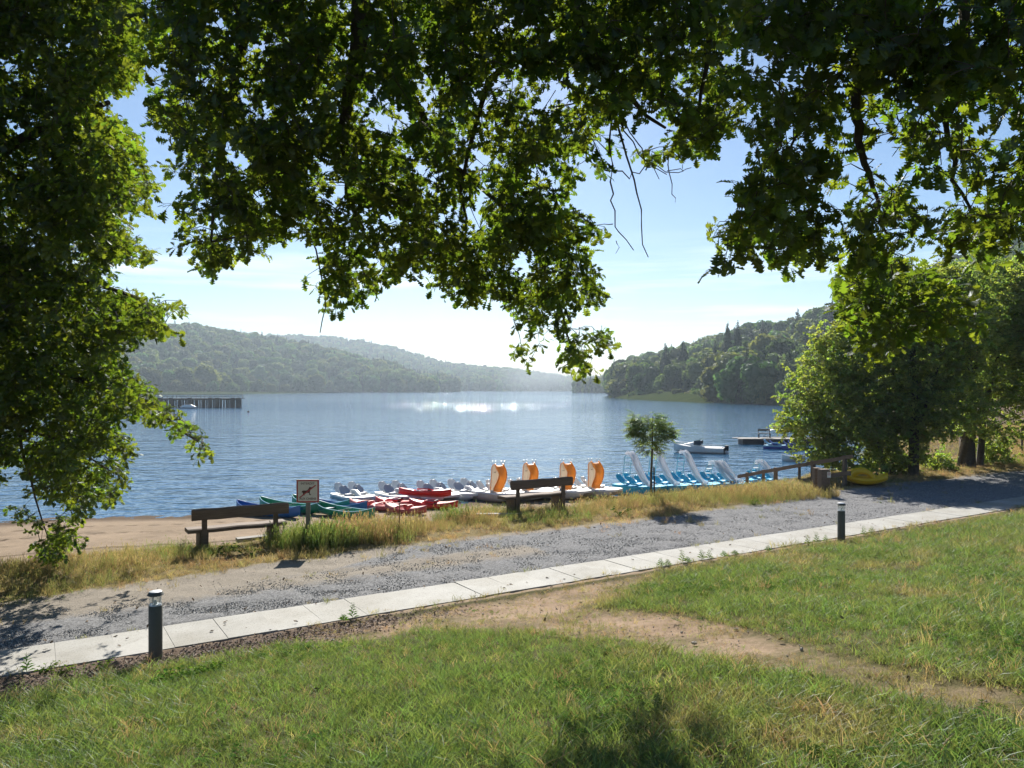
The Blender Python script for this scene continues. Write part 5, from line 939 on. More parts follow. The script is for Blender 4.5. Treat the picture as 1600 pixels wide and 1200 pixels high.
# ---- bollard lights
def bollard(px, py, label):
    p = G(px, py); b = empty('bollard_light', p, 0, label, 'bollard light', 'bollard lights along the path')
    MB().tube([(0, 0, -.08), (0, 0, .632), (0, 0, .638)], [.078, .078, .074], 28).build('post', M['anthracite'], b, True)
    MB().tube([(0, 0, .638), (0, 0, .645), (0, 0, .655)], [.071, .071, .064], 28).build('collar', M['cap_metal'], b, True)
    MB().tube([(0, 0, .645), (0, 0, .76)], [.068, .068], 28, False).build('lens', M['glass'], b, True)
    for a in (0.3, 2.4, 4.5): MB().tube([(.05 * math.cos(a), .05 * math.sin(a), .64), (.05 * math.cos(a), .05 * math.sin(a), .765)], .005, 6).build('rod', M['cap_metal'], b)
    MB().tube([(0, 0, .645), (0, 0, .69), (0, 0, .70)], [.018, .02, .012], 12).build('lamp', M['white_paint'], b, True)
    cap = MB().tube([(0, 0, .758), (0, 0, .765), (0, 0, .80)], [.085, .096, .074], 28).build('cap', M['anthracite'], b, True)
    MB().tube([(0, 0, .8005), (0, 0, .806), (0, 0, .812)], [.073, .070, .045], 28).build('lid', M['cap_metal'], cap, True); return b
bollard(243, 1029, 'nearer bollard light with glass head at the left of the path'); bollard(1314.5, 845, 'farther bollard light in the grass edge at the right of the path')
# ---- sign
sp = G(481, 849); sg = empty('warning_sign', sp, 0.02, 'square white no-dogs sign with red border on a post', 'sign')
MB().box((0, .03, .42), (.085, .06, .95)).build('post', M['grey_wood'], sg, False, .004)
MB().box((0, 0, 1.07), (.465, .012, .475)).build('panel', M['sign_back'], sg, False, .003)
MB().box((0, -.009, 1.07), (.452, .005, .462)).build('border', M['sign_red'], sg)
MB().box((0, -.013, 1.07), (.395, .004, .405)).build('face', M['sign_white'], sg)
def text(s, size, mt, parent, loc, name='lettering', rx=PI / 2, rz=0, sx=1):
    c = bpy.data.curves.new(name, 'FONT'); c.body = s; c.size = size; c.align_x = 'CENTER'; c.align_y = 'CENTER'; c.extrude = 0.001; c.offset = 0.0006
    t = bpy.data.objects.new(name + '_tmp', c); COL.objects.link(t); dg = bpy.context.evaluated_depsgraph_get(); me = bpy.data.meshes.new_from_object(t.evaluated_get(dg)); bpy.data.objects.remove(t); bpy.data.curves.remove(c)
    me.materials.clear(); o = link(name, me, parent, mt, loc); o.rotation_euler = (rx, 0, rz); o.scale = (sx, 1, 1); return o
text('INTERDIT', .062, M['sign_ink'], sg, (0, -.0165, 1.225), sx=1.05); text('AUX CHIENS', .062, M['sign_ink'], sg, (0, -.0165, .915), sx=.95)
dog = [(-.125,-.02),(-.11,.012),(-.085,.02),(-.04,.018),(.0,.03),(.03,.075),(.035,.10),(.05,.085),(.075,.09),(.10,.07),(.095,.06),(.07,.055),(.055,.035),(.045,-.01),(.05,-.055),(.07,-.065),(.07,-.075),(.035,-.075),(.028,-.03),(-.02,-.03),(-.06,-.028),(-.075,-.05),(-.06,-.07),(-.06,-.08),(-.09,-.08),(-.095,-.05),(-.10,-.01),(-.12,.0)]
MB().prism(dog, .003, Matrix.Translation((0, -.0155, 1.065)) @ Matrix.Rotation(PI / 2, 4, 'X')).build('dog_pictogram', M['sign_ink'], sg)
MB().box((0, -.0205, 1.065), (.42, .003, .022), M=Matrix.Rotation(-math.radians(38), 4, 'Y')).build('slash', M['sign_red'], sg)
# ---- rusty stake
p = G(624, 838); o = MB().tube([(0, 0, -.1), (.005, 0, .7)], .009, 6).sphere((.005, 0, .70), .022, 8, 6).build('metal_stake', M['rust'], None, True); o.location = p; tag(o, 'thin rusty metal stake standing in the dry grass', 'stake')

# ---- boat building
def canoe(L_, W_, Hh, mt, sheer=.22):
    rings = []
    for k in range(17):
        t = -1 + 2 * k / 16; x = t * L_ / 2; w = W_ / 2 * (1 - abs(t) ** 2.4) ** .75 + .012; h = Hh + sheer * abs(t) ** 3; kz = .0 + .14 * abs(t) ** 5; r = []
        for a in np.linspace(0, PI, 9): r.append((x, w * math.cos(a), h - (h - kz) * math.sin(a) ** .6))
        wi = max(w - .025, .004)
        for a in np.linspace(PI, 0, 9): r.append((x * .985, wi * math.cos(a), h - (h - kz - .03) * math.sin(a) ** .6 * (0.995)))
        rings.append(r)
    return MB().loft(rings).mesh('hull', mt, True)
def place(name, loc, th, label, cat, group=None, tilt=0, roll=0):
    o = empty(name, loc, th, label, cat, group); o.rotation_euler = (roll, tilt, th); return o
def make_canoe(px, py, th, L_, mt, inner, label, dz=0, roll=0):
    p = G(px, py); o = place('canoe', p + Vector((0, 0, dz)), th, label, 'canoe', 'open canoes at the waterline', 0, roll); W_ = .78
    link('hull', canoe(L_, W_, .30, mt), o)
    for s in (-1, 1):
        pts = [(t * L_ / 2, s * (W_ / 2 * (1 - abs(t) ** 2.4) ** .75 + .01), .305 + .22 * abs(t) ** 3) for t in np.linspace(-.98, .98, 13)]; MB().tube(pts, .016, 5).build('gunwale', inner, o)
    for x in (-.3, .28): MB().box((x * L_, 0, .25), (.22, W_ * .88, .03)).build('seat', M['inside_dark'], o, False, .005)
    MB().tube([(0, -W_ / 2 + .02, .29), (0, W_ / 2 - .02, .29)], .015, 6).build('thwart', M['black'], o); return o
def make_kayak(px, py, th, L_, mt, dents, label, dz=0, roll=0, W_=.72, group='moulded kayaks on the sand'):
    p = G(px, py); o = place('kayak', p + Vector((0, 0, dz)), th, label, 'kayak', group, 0, roll); rings = []
    for k in range(33):
        t = -1 + 2 * k / 32; x = t * L_ / 2; w = W_ / 2 * (1 - abs(t) ** 2.6) ** .7 + .01; top = .30 + .10 * abs(t) ** 2; kz = .12 * abs(t) ** 3; mid = (top + kz) / 2 + .02; r = []
        dn = max([max(0, 1 - ((t - c) / hw) ** 2) ** .5 for c, hw in dents] + [0])
        for j in range(18):
            a = 2 * PI * j / 18; y = w * math.cos(a); sz = math.sin(a)
            zz_ = mid + (top - mid) * (sz ** .8) if sz > 0 else mid + (mid - kz) * -(abs(sz) ** .7)
            if sz > 0.35: zz_ -= .20 * dn * min(1, (sz - .35) * 3)
            r.append((x, y, zz_))
        rings.append(r)
    MB().loft(rings).build('hull', mt, o, True)
    for c, hw in dents:
        pts = [((c + hw * .92 * math.cos(a)) * L_ / 2, W_ * .40 * math.sin(a), .325) for a in np.linspace(0, 2 * PI, 17)]; MB().tube(pts, .018, 5).build('cockpit_rim', mt, o, True)
        MB().box(((c - hw * .55) * L_ / 2, 0, .27), (.05, W_ * .5, .2)).build('seat_back', M['black'] if mt is M['red_pe'] else mt, o, False, .01)
    MB().box((L_ * .43, 0, .385), (.10, .03, .02)).build('handle', M['black'], o); return o
AL = math.radians
make_canoe(418, 806, AL(152), 3.4, M['blue_pe'], M['blue_pe'], 'blue canoe whose tip shows above the left bench, leftmost of the boats')
make_canoe(452, 800, AL(150), 3.4, M['green_pe'], M['turq_pale'], 'green canoe with raised tip between the blue canoe tip and the sign')
make_canoe(500, 796, AL(150), 3.2, M['green_pe'], M['turq_pale'], 'green canoe whose tip rises just left of the no-dogs sign')
make_canoe(526, 799, AL(150), 3.2, M['blue_pe'], M['blue_pe'], 'deep blue canoe beside the light blue and white pedal boat')
make_canoe(538, 808, AL(143), 3.4, M['green_pe'], M['turq_pale'], 'bright green canoe lying right behind the sign post')
make_kayak(586, 797, AL(152), 2.7, M['pink_pe'], [(-.42, .26), (.3, .26)], 'faded pink two-seat kayak with round cockpits')
make_kayak(622, 792, AL(156), 2.3, M['red_pe'], [(.1, .34)], 'red kayak behind the pink one, in front of the second white pedal boat')
make_kayak(634, 803, AL(156), 1.9, M['faded_red'], [(0, .34)], 'faded red kayak lowest in the row, by the rusty stake')
p0 = make_kayak(677, 795, AL(162), 2.2, M['red_pe'], [(.05, .3)], 'bright red kayak at the bottom of the stack of two')
make_kayak(663, 790, AL(166), 2.4, M['red_pe'], [(0, .32)], 'bright red kayak lying on top of the other red one', .36, .25)

def pontoon(L_, w, h, y0):
    rings = []
    for k in range(15):
        t = k / 14; x = -L_ / 2 + L_ * t; f = 1 - max(0, (t - .62) / .38) ** 2.2 * .8; f *= 1 - max(0, (.12 - t) / .12) * .25; kz = max(0, (t - .55) / .45) ** 2 * h * .72; ww = w / 2 * f
        rings.append([(x, y0 + ww * a, kz + (h - kz) * b) for a, b in ((-1, 1), (-1, .55), (-.82, .18), (-.4, 0), (.4, 0), (.82, .18), (1, .55), (1, 1))])
    return rings
def shell(prof, th, mt=None):
    """prof: (x, z, half width); a moulded seat surface with thickness"""
    n = len(prof); A = []; B = []
    for i, (x, z, w) in enumerate(prof):
        a, b = prof[max(i - 1, 0)], prof[min(i + 1, n - 1)]; tx, tz = b[0] - a[0], b[1] - a[1]; l = math.hypot(tx, tz) or 1; nx, nz = -tz / l, tx / l
        if nz < 0 and abs(nz) > abs(nx): nx, nz = -nx, -nz
        for s in (-1, -.6, 0, .6, 1): d = .05 * (abs(s) ** 2 - .3); A.append((x + nx * d, w * s, z + abs(nz) * d)); B.append((x + nx * d - (.0 if abs(nz) > .7 else th), w * s, z + abs(nz) * d - (th if abs(nz) > .7 else 0)))
    fs = []; m = n * 5
    for i in range(n - 1):
        for j in range(4): k = i * 5 + j; fs += [(k, k + 1, k + 6, k + 5), (m + k, m + k + 5, m + k + 6, m + k + 1)]
        for j in (0, 4): k = i * 5 + j; fs.append((k, k + 5, m + k + 5, m + k))
    for i in (0, n - 1):
        for j in range(4): k = i * 5 + j; fs.append((k, m + k, m + k + 1, k + 1))
    return MB().add(A + B, fs)
def seat_mesh(mt, tall=.44): return shell([(.36, .05, .20), (.30, .13, .23), (.15, .12, .24), (.02, .12, .24), (-.08, .18, .24), (-.16, .28, .23), (-.22, tall - .12, .20), (-.26, tall - .04, .15), (-.275, tall, .08)], .05).mesh('seat', mt, True)
def pedalo(px, py, th, L_, W_, hullm, topm, seatm, label, group, rear=True, dz=0, on=None, name='pedal_boat', console=True, hull_h=.40):
    p = (on or G(px, py)) + Vector((0, 0, dz)); o = place(name, p, th, label, 'pedal boat', group); h = hull_h
    mb = MB(); mb.loft(pontoon(L_, W_ * .36, h, W_ * .32)); mb.loft(pontoon(L_, W_ * .36, h, -W_ * .32)); mb.build('hull', hullm, o, True)
    rings = []
    for k in range(13):
        t = k / 12; x = -L_ / 2 * 1.02 + L_ * 1.04 * t; ww = W_ / 2 * (1.02 - max(0, (t - .7) / .3) ** 2 * .42) * (1 - max(0, (.1 - t) / .1) * .12); up = h + .05 * max(0, (t - .6) / .4)
        rings.append([(x, -ww, up - .02), (x, -ww * .96, up - .07), (x, ww * .96, up - .07), (x, ww, up - .02), (x, ww * .97, up + .045), (x, ww * .5, up + .03), (x, -ww * .5, up + .03), (x, -ww * .97, up + .045)])
    MB().loft(rings).build('deck', topm, o, True)
    for s in (-1, 1):
        c = link('seat', seat_mesh(seatm), o); c.location = (-.05 * L_, s * W_ * .24, h)
        if rear: c = link('rear_seat', seat_mesh(topm, .50), o); c.location = (-.30 * L_, s * W_ * .24, h + .02)
    if console:
        MB().loft([[(x, -w, h), (x, -w * .8, h + z), (x, w * .8, h + z), (x, w, h)] for x, w, z in ((-.1 * L_, .07, .26), (.1 * L_, .08, .30), (.22 * L_, .09, .20), (.33 * L_, .06, .05))]).build('console', topm, o, True, .01)
        MB().tube([(.12 * L_, 0, h + .28), (.10 * L_, 0, h + .42), (.07 * L_, 0, h + .44)], .014, 6).build('tiller', M['black'], o, True)
    for s in (-1, 1): MB().tube([(.26 * L_, s * W_ * .16, h + .13), (.26 * L_, s * W_ * .30, h + .13)], .02, 6).box((.26 * L_ + .05, s * W_ * .23, h + .15), (.09, .10, .03)).build('pedal', M['black'], o)
    MB().box((-.47 * L_, 0, .26), (.16, W_ * .24, .22)).build('paddle_box', M['black'], o, False, .02)
    return o
gw = 'white pedal boats beached beside the kayaks'
for px, py, hm_, lab in ((553, 787, M['lightblue_gel'], 'white four-seat pedal boat with light blue hull sides, leftmost pedal boat'), (622, 785, M['white_gel'], 'white four-seat pedal boat behind the red kayak, second from left'), (684, 784, M['white_gel'], 'white four-seat pedal boat right of the stacked red kayaks'), (731, 781, M['white_gel'], 'white four-seat pedal boat next to the first orange slide')):
    pedalo(px, py, AL(-56 + R.uniform(-3, 3)), 2.35, 1.42, hm_, M['white_gel'], M['seat_grey'] if px > 600 else M['seat_grey'], lab, gw, hull_h=.36)
def sweep(path, prof, fix=None, fw=0):
    path = [Vector(p) for p in path]; n = len(path); rings = []
    for i, p in enumerate(path):
        t = (path[min(i + 1, n - 1)] - path[max(i - 1, 0)]).normalized(); sd = Vector((0, 0, 1)).cross(t)
        if sd.length < .2: sd = prev
        sd.normalize()
        if fix is not None:
            fx = Vector(fix); fx -= t * fx.dot(t); fx.normalize(); sd = (sd * (1 - fw) + fx * fw * (1 if fx.dot(sd) > 0 else -1)).normalized()
        prev = sd; up = t.cross(sd); rings.append([p + sd * a + up * b for a, b in prof])
    return rings
def smooth_path(pts, k=4):
    P = [Vector(p) for p in pts]; out_ = []
    for i in range(len(P) - 1):
        a, b, c, d = P[max(i - 1, 0)], P[i], P[i + 1], P[min(i + 2, len(P) - 1)]
        for j in range(k):
            t = j / k; out_.append(.5 * ((2 * b) + (c - a) * t + (2 * a - 5 * b + 4 * c - d) * t * t + (3 * b - a - 3 * c + d) * t ** 3))
    return out_ + [P[-1]]
U = lambda w, h, t: [(-w, h), (-w + t, h), (-w + t * 1.3, t * 1.2), (-w * .4, t * .8), (w * .4, t * .8), (w - t * 1.3, t * 1.2), (w - t, h), (w, h), (w, -t * .3), (-w, -t * .3)]
def rt(o_th, r, t, z):
    """viewer frame (right, towards viewer, up) to boat frame"""
    c, s = math.cos(-o_th), math.sin(-o_th); return (r * c + t * s, r * s - t * c, z)
def orange_boat(px, py, label, faded=False):
    th = AL(-40); o = pedalo(px, py, th, 2.6, 1.5, M['cream_gel'], M['white_gel'], M['white_gel'], label, 'pedal boats with orange slides', rear=True, console=False, hull_h=.42); h = .45; f = lambda r, t, z: rt(th, r, t, z + h)
    path = smooth_path([f(-.02, -.45, 1.24), f(.0, -.28, 1.27), f(.07, -.10, 1.16), f(.16, .04, 1.0), f(.20, .15, .84), f(.17, .27, .64), f(.08, .38, .42), f(-.02, .50, .22), f(-.08, .66, .08)], 6)
    MB().loft(sweep(path, U(.21, .13, .03), rt(th, 1, 0, 0), .92)).build('slide', M['orange_gel'], o, True)
    out_l = [(-.44, 0), (-.38, 1.18), (-.32, 1.30), (-.24, 1.34), (-.18, 1.30), (-.12, 1.18), (-.03, 1.0), (.0, .84), (-.03, .62), (-.12, .42), (-.22, .2), (-.28, 0)]
    for T, nm, mt, gr in ((.02, 'side_panel', M['panel_gel'], 1.0),):
        A = [f(r, .44 - .50 * z, z) for r, z in out_l]; B = [f(r, .38 - .50 * z, z) for r, z in out_l]; n = len(A)
        pn = MB().add(A + B, [tuple(range(n)), tuple(range(n, 2 * n))[::-1]] + [(i, (i + 1) % n, n + (i + 1) % n, n + i) for i in range(n)]).build(nm, mt, o)
    MB().tube([f(r, .42 - .50 * z, z + .01) for r, z in out_l[:]], .022, 6).build('panel_rim', M['orange_gel'], o, True)
    x_ = text('37' if px < 850 else '33', .12, M['black'], pn, f(-.22, -.03, .95), 'number'); x_.rotation_euler = (PI / 2, 0, -th)
    for r in (-.34, -.18, .10, .26):
        MB().tube([f(r, -.62, 0), f(r, -.55, 1.1), f(r, -.48 , 1.52), f(r, -.40, 1.50)][:4], .014, 6).build('handrail', M['steel'], o, True)
    for k in range(5): MB().tube([f(-.18, -.60 + k * .01, .2 + .22 * k), f(.10, -.60 + k * .01, .2 + .22 * k)], .014, 6).build('rung', M['steel'], o)
    o.scale = (.88, .88, .88); return o
for px, py, lab in ((780, 782, 'orange-slide pedal boat leftmost of the four, next to the small white boats'), (829, 779, 'orange-slide pedal boat second from left, behind the bench'), (887, 778, 'orange-slide pedal boat third from left, above the bench end'), (931, 776, 'orange-slide pedal boat rightmost, next to the turquoise boats')): orange_boat(px, py, lab)
def blue_boat(px, py, label, tall=True, nsl=1, ladder_side=-1):
    th = AL(-42); o = pedalo(px, py, th, 2.35, 1.35, M['turq_gel'], M['turq_gel'], M['turq_gel'], label, 'turquoise pedal boats with white slides', on=Gd(px, py), rear=True, console=False, hull_h=.40); h = .42; f = lambda r, t, z: rt(th, r, t, z + h)
    H1 = 1.42 if tall else .92; r1 = .85 if tall else .70
    for k in range(nsl):
        q = k * .34; path = smooth_path([f(-.52 + q, -.5, H1 - .02), f(-.38 + q, -.38, H1 + .02), f(-.25 + q, -.2, H1 * .88), f(-.12 + q, 0.05, H1 * .58), f(-.02 + q, .22, H1 * .40), f(.10 + q, .40, H1 * .20), f(.28 + q, .58, .09), f(r1 - .42 + q, .75, .04)])
        MB().loft(sweep(path, U(.165, .12, .03))).build('slide', M['slide_white'], o, True)
        for s in (-.12, .12): MB().tube([f(-.46 + q + s, -.50, H1), f(-.42 + q + s, -.48, H1 + .17), f(-.36 + q + s, -.40, H1 + .17), f(-.32 + q + s, -.30, H1)], .013, 6).build('handrail', M['slide_white'] if tall else M['turq_pale'], o, True)
    lm = M['turq_pale']; lx = -.62 if tall else -.85
    if tall:
        for s in (0, .32): MB().tube([f(lx - .12 + s, -.75 + s * .3, 0), f(lx - .02 + s, -.55, H1 * .9), f(lx + .06 + s * .8, -.50, H1)], .022, 6).build('ladder_rail', lm, o, True)
        for k in range(5): z_ = .25 + .25 * k; MB().tube([f(lx - .10 + .09 * z_, -.70, z_), f(lx + .22 + .07 * z_, -.64, z_)], .018, 6).build('rung', lm, o)
    else:
        for s in (0, .30): MB().tube([f(lx - .10 + s, -.5 + s * .3, 0), f(lx + .20 + s, -.45, H1), f(lx + .32 + s * .8, -.42, H1)], .022, 6).build('ladder_rail', lm, o, True)
        for k in range(4): z_ = .18 + .22 * k; MB().box(f(lx + .08 + .32 * z_, -.45, z_), (.32, .16, .035), rz=-th).build('step', M['white_gel'], o, False, .006)
    return o
for px, py, lab, tl, ns in ((1000, 36.3, 'turquoise pedal boat with tall white slide, left of the young tree', True, 1), (1040, 36.8, 'turquoise pedal boat with tall white slide just right of the young tree', True, 1), (1084, 37.3, 'turquoise pedal boat with tall white slide under the moored motorboat', True, 1), (1130, 38.2, 'turquoise pedal boat with two short white slides side by side', False, 2), (1203, 39.5, 'turquoise pedal boat with a short slide seen through the fence rails', False, 1)): blue_boat(px, py, lab, tl, ns)

# ---- fence down to the water
fa, fb = D3(1333, 713, 25.0), D3(1153, 744, 30.0); fence = empty('wooden_fence', (fa + fb) / 2, 0, 'rough wooden rail fence sloping down towards the boats', 'fence'); fo = fence.location.copy()
fence.location.z = 0; fo.z = 0
def rail(a, b, hgt, th_=.05):
    d = (b - a); m = MB(); n = 6; sd = Vector((0, 0, 1)).cross(d).normalized() * th_ / 2; rg = []
    for i in range(n + 1): c = a + d * i / n - fo + Vector((0, 0, R.uniform(-.012, .012))); rg.append([c - sd, c + sd, c + sd + Vector((0, 0, hgt)), c - sd + Vector((0, 0, hgt))])
    m.loft(rg).build('rail', M['fence_wood'], fence)
def onf(t, dz=0): return fa.lerp(fb, t) + Vector((0, 0, dz))
rail(onf(0, -.06), onf(.36, -.06), .125); rail(onf(.31, -.07), onf(1.0, -.07), .125); rail(onf(.02, -.60), onf(.22, -.58), .14); rail(onf(.33, -.62), onf(.74, -.5), .12)
for t, w in ((.055, .12), (.30, .14), (.415, .08), (.625, .12), (.74, .09), (.90, .1)):
    c = onf(t); gz = Hs(c.x, c.y) - .2; MB().box((c.x - fo.x, c.y - fo.y + .07, (c.z + .07 + gz) / 2), (w, w * .8, c.z + .07 - gz), rz=.5).build('post', M['fence_wood'], fence, False, .006)
for px, py, w, hh, lab in ((1287, 773, .27, .78, 'thick square wooden gate post with a small white notice'), (1276, 767, .18, .72, 'second weathered post close behind the thick gate post')):
    p = G(px, py); o = empty('gate_post', p, .12, lab, 'post', 'pair of gate posts at the track'); MB().box((0, 0, hh / 2 - .05), (w, w * .9, hh + .1), jit=.008).build('post', M['old_wood'], o, False, .015)
    if w > .2:
        MB().box((.10, -w * .45 - .006, .62), (.115, .006, .17)).build('notice', M['sign_white'], o); pts = [(.10 + .036 * math.cos(a), -w * .45 - .0105, .645 + .036 * math.sin(a)) for a in np.linspace(0, 2 * PI, 15)]; MB().tube(pts, .006, 4).build('red_ring', M['sign_red'], o)
        MB().box((.10, -w * .45 - .0105, .645), (.03, .003, .012)).build('pictogram', M['sign_ink'], o)
# ---- yellow pedal boat on the grass
p = G(1351, 757.5); yo = place('pedal_boat', p, AL(-18), 'small yellow pedal boat lying in the shade beside the fence', 'pedal boat'); rings = []
for k in range(15):
    t = k / 14; x = -.68 + 1.36 * t; w = .42 * (1 - abs(2 * t - 1) ** 4 * .45); kz = .14 * abs(2 * t - 1) ** 2; r = []
    for j in range(14): a = 2 * PI * j / 14; r.append((x, w * math.cos(a), kz + .17 + (.12 if math.sin(a) > 0 else .17 - kz * .3) * math.copysign(abs(math.sin(a)) ** .7, math.sin(a))))
    rings.append(r)
MB().loft(rings).build('hull', M['yellow_pe'], yo, True)
for s in (-.28, .28): MB().tube([(-.30 + .30 * math.cos(a) + .2, s, .26 + .20 * math.sin(a)) for a in np.linspace(PI, 0, 9)], .085, 8).build('wheel_arch', M['yellow_pe'], yo, True)
shell([(.28, .02, .17), (.18, .06, .19), (.02, .06, .19), (-.05, .16, .18), (-.09, .26, .13)], .04).build('seat', M['yellow_pe'], yo, True, 0, (.12, 0, .25)); MB().tube([(.42, 0, .28), (.36, 0, .42)], .02, 6).build('tiller', M['black'], yo)
# ---- boats seen through the trees
for px, d, c, lab in ((1450, 44, 'orange_gel', 'pedal boat with orange slide seen between the dark trunks'), (1474, 44.5, 'turq_pale', 'pedal boat with pale green slide seen between the dark trunks')):
    th = AL(-40); pos = Vector(((px - 800) / F * d, d, WZ - .08)); o = pedalo(0, 0, th, 2.2, 1.3, M['white_gel'], M['white_gel'], M['white_gel'], lab, 'pedal boats moored behind the trees', on=pos, console=False); f = lambda r, t, z: rt(th, r, t, z + .4)
    MB().loft(sweep(smooth_path([f(-.3, -.3, .72), f(-.1, -.1, .6), f(.15, .2, .3), f(.35, .5, .1)]), U(.2, .14, .03))).build('slide', M[c], o, True)
def rowboat(name, pos, th, L_, W_, mt, inner, label, group=None, cat='boat', seats=2):
    o = place(name, pos, th, label, cat, group); link('hull', canoe(L_, W_, .42, mt, .14), o)
    for k in range(seats): MB().box((-.2 * L_ + .35 * L_ * k, 0, .33), (.22, W_ * .9, .03)).build('seat', inner, o)
    MB().tube([(t * L_ / 2, W_ / 2 * (1 - abs(t) ** 2.4) ** .75 + .015, .425 + .14 * abs(t) ** 3) for t in np.linspace(-.97, .97, 11)], .025, 5).build('gunwale', inner, o); return o
wp = lambda px, py, dz=-.1: Vector(((px - 800) / F * (5.0 * F / (py - HOR)), 5.0 * F / (py - HOR), WZ + dz))
rowboat('rowing_boat', wp(1462, 706), AL(170), 3.4, 1.3, M['white_gel'], M['grey_wood'], 'white rowing boat glimpsed between the dark trunks, left one', 'white boats behind the trees'); rowboat('rowing_boat', wp(1486, 708), AL(160), 3.2, 1.3, M['white_gel'], M['grey_wood'], 'white rowing boat glimpsed right beside the thick trunk', 'white boats behind the trees')
rowboat('dinghy', wp(1240, 720), AL(175), 1.6, .8, M['white_gel'], M['white_gel'], 'tiny white dinghy on the water left of the alder', None, 'boat', 1)
# ---- motorboat and buoy
mo = place('motorboat', wp(1092, 707, -.22), AL(158), 'white motorboat with low cabin moored on the lake', 'boat'); rings = []; L_ = 3.9
for k in range(15):
    t = k / 14; x = -L_ / 2 + L_ * t; w = .82 * (1 - max(0, (t - .4) / .6) ** 2.4 * .96); top = .62 + .26 * t ** 2; kz = .34 * max(0, (t - .55) / .45) ** 2
    rings.append([(x, -w, top), (x, -w * .93, .32 + kz * .6), (x, -w * .45, .06 + kz), (x, 0, kz), (x, w * .45, .06 + kz), (x, w * .93, .32 + kz * .6), (x, w, top), (x, w * .9, top + .03), (x, w * .86, top + .0), (x, -w * .86, top + .0), (x, -w * .9, top + .03)])
MB().loft(rings).build('hull', M['white_gel'], mo, True)
MB().loft([[(x, -w, z0), (x, -w * .8, z1), (x, w * .8, z1), (x, w, z0)] for x, w, z0, z1 in ((-.15, .66, .66, 1.10), (.15, .64, .68, 1.12), (.6, .55, .72, .98), (1.15, .34, .78, .86))]).build('cabin', M['white_gel'], mo, True, .02)
MB().loft([[(x, -w, z0), (x, -w * .84, z1), (x, w * .84, z1), (x, w, z0)] for x, w, z0, z1 in ((-.24, .67, .85, 1.17), (-.16, .67, .80, 1.19), (.32, .60, .83, 1.13))]).build('windscreen', M['dark_glass'], mo, False)
MB().box((-1.15, 0, .66), (1.3, 1.2, .05)).build('cockpit_floor', M['seat_grey'], mo, False, .01); MB().box((-1.97, 0, .42), (.06, 1.35, .5)).build('transom', M['black'], mo, False, .02)
MB().box((-2.12, .05, .62), (.28, .30, .42)).box((-2.12, .05, .25), (.12, .10, .5)).build('outboard_motor', M['black'], mo, False, .04)
for s in (-1, 1): MB().tube([(-1.7, s * .76, .80), (.3, s * .74, .84), (1.2, s * .5, 1.0), (1.85, s * .06, 1.08)], .012, 5).build('side_rail', M['steel'], mo, True)
o = MB().sphere((0, 0, .06), .19, 16, 10).tube([(0, 0, .22), (0, 0, .3)], .03, 8).build('mooring_buoy', M['white_gel'], None, True); o.location = wp(1135, 708.5, 0); tag(o, 'white ball buoy beside the motorboat stern', 'buoy')
o = MB().sphere((0, 0, .05), .24, 12, 8).tube([(0, 0, .26), (0, 0, .36)], .03, 6).build('mooring_buoy', M['rust'], None, True); o.location = wp(388, 644, 0); tag(o, 'small dark red buoy right of the piled jetty', 'buoy')
# ---- floating pontoon
pt = wp(1196, 693, 0); po = empty('pontoon', pt, -.06, 'dark floating pontoon with a timber deck in front of the alder', 'pontoon'); 
for k in range(4): MB().box((-1.3 + 2.4 * k, 0, .12), (1.9, 1.9, .62)).build('float', M['black'], po, False, .05)
for k in range(26): MB().box((-2.45 + .38 * k, 0, .47), (.35, 2.1, .05), jit=.006).build('plank', M['grey_wood'], po)
MB().box((-2.7, 0, .49), (.5, .5, .06)).build('step', M['grey_wood'], po)
bn = empty('pontoon_bench', pt + Vector((-.0, .3, .495)), -.06, 'small frame bench standing on the floating pontoon', 'bench')
MB().box((0, 0, .42), (1.1, .35, .05)).build('seat', M['grey_wood'], bn); MB().box((0, .17, .72), (1.1, .04, .16)).build('backrest', M['fence_wood'], bn)
for x in (-.5, .5): MB().box((x, .15, .4), (.05, .05, .8)).build('leg', M['black'], bn); MB().box((x, -.13, .2), (.05, .05, .4)).build('leg', M['black'], bn)
rb_ = rowboat('cabin_boat', wp(1212, 688, -.1), AL(178), 2.6, 1.2, M['white_gel'], M['grey_wood'], 'white boat with a pale canopy behind the pontoon'); MB().loft([[(x, -.5, z), (x, .5, z), (x, .5, z + .05), (x, -.5, z + .05)] for x, z in ((-.8, .95), (-.4, 1.08), (.4, 1.1), (.8, 1.0))]).build('canopy', M['white_paint'], rb_, True)
for x in (-.7, .7):
    for s in (-.45, .45): MB().tube([(x, s, .35), (x, s, 1.0)], .015, 5).build('canopy_pole', M['steel'], rb_)
for px, py, lab in ((1211, 701, 'navy blue pedal boat moored at the pontoon, left one'), (1240, 702, 'navy blue pedal boat moored at the pontoon, right one touching the alder leaves')):
    o = pedalo(0, 0, AL(-25), 1.75, 1.15, M['navy_pe'], M['navy_pe'] if px > 1220 else M['lightblue_gel'], M['navy_pe'], lab, 'navy pedal boats at the pontoon', on=wp(px, py, -.08), console=True, hull_h=.32)
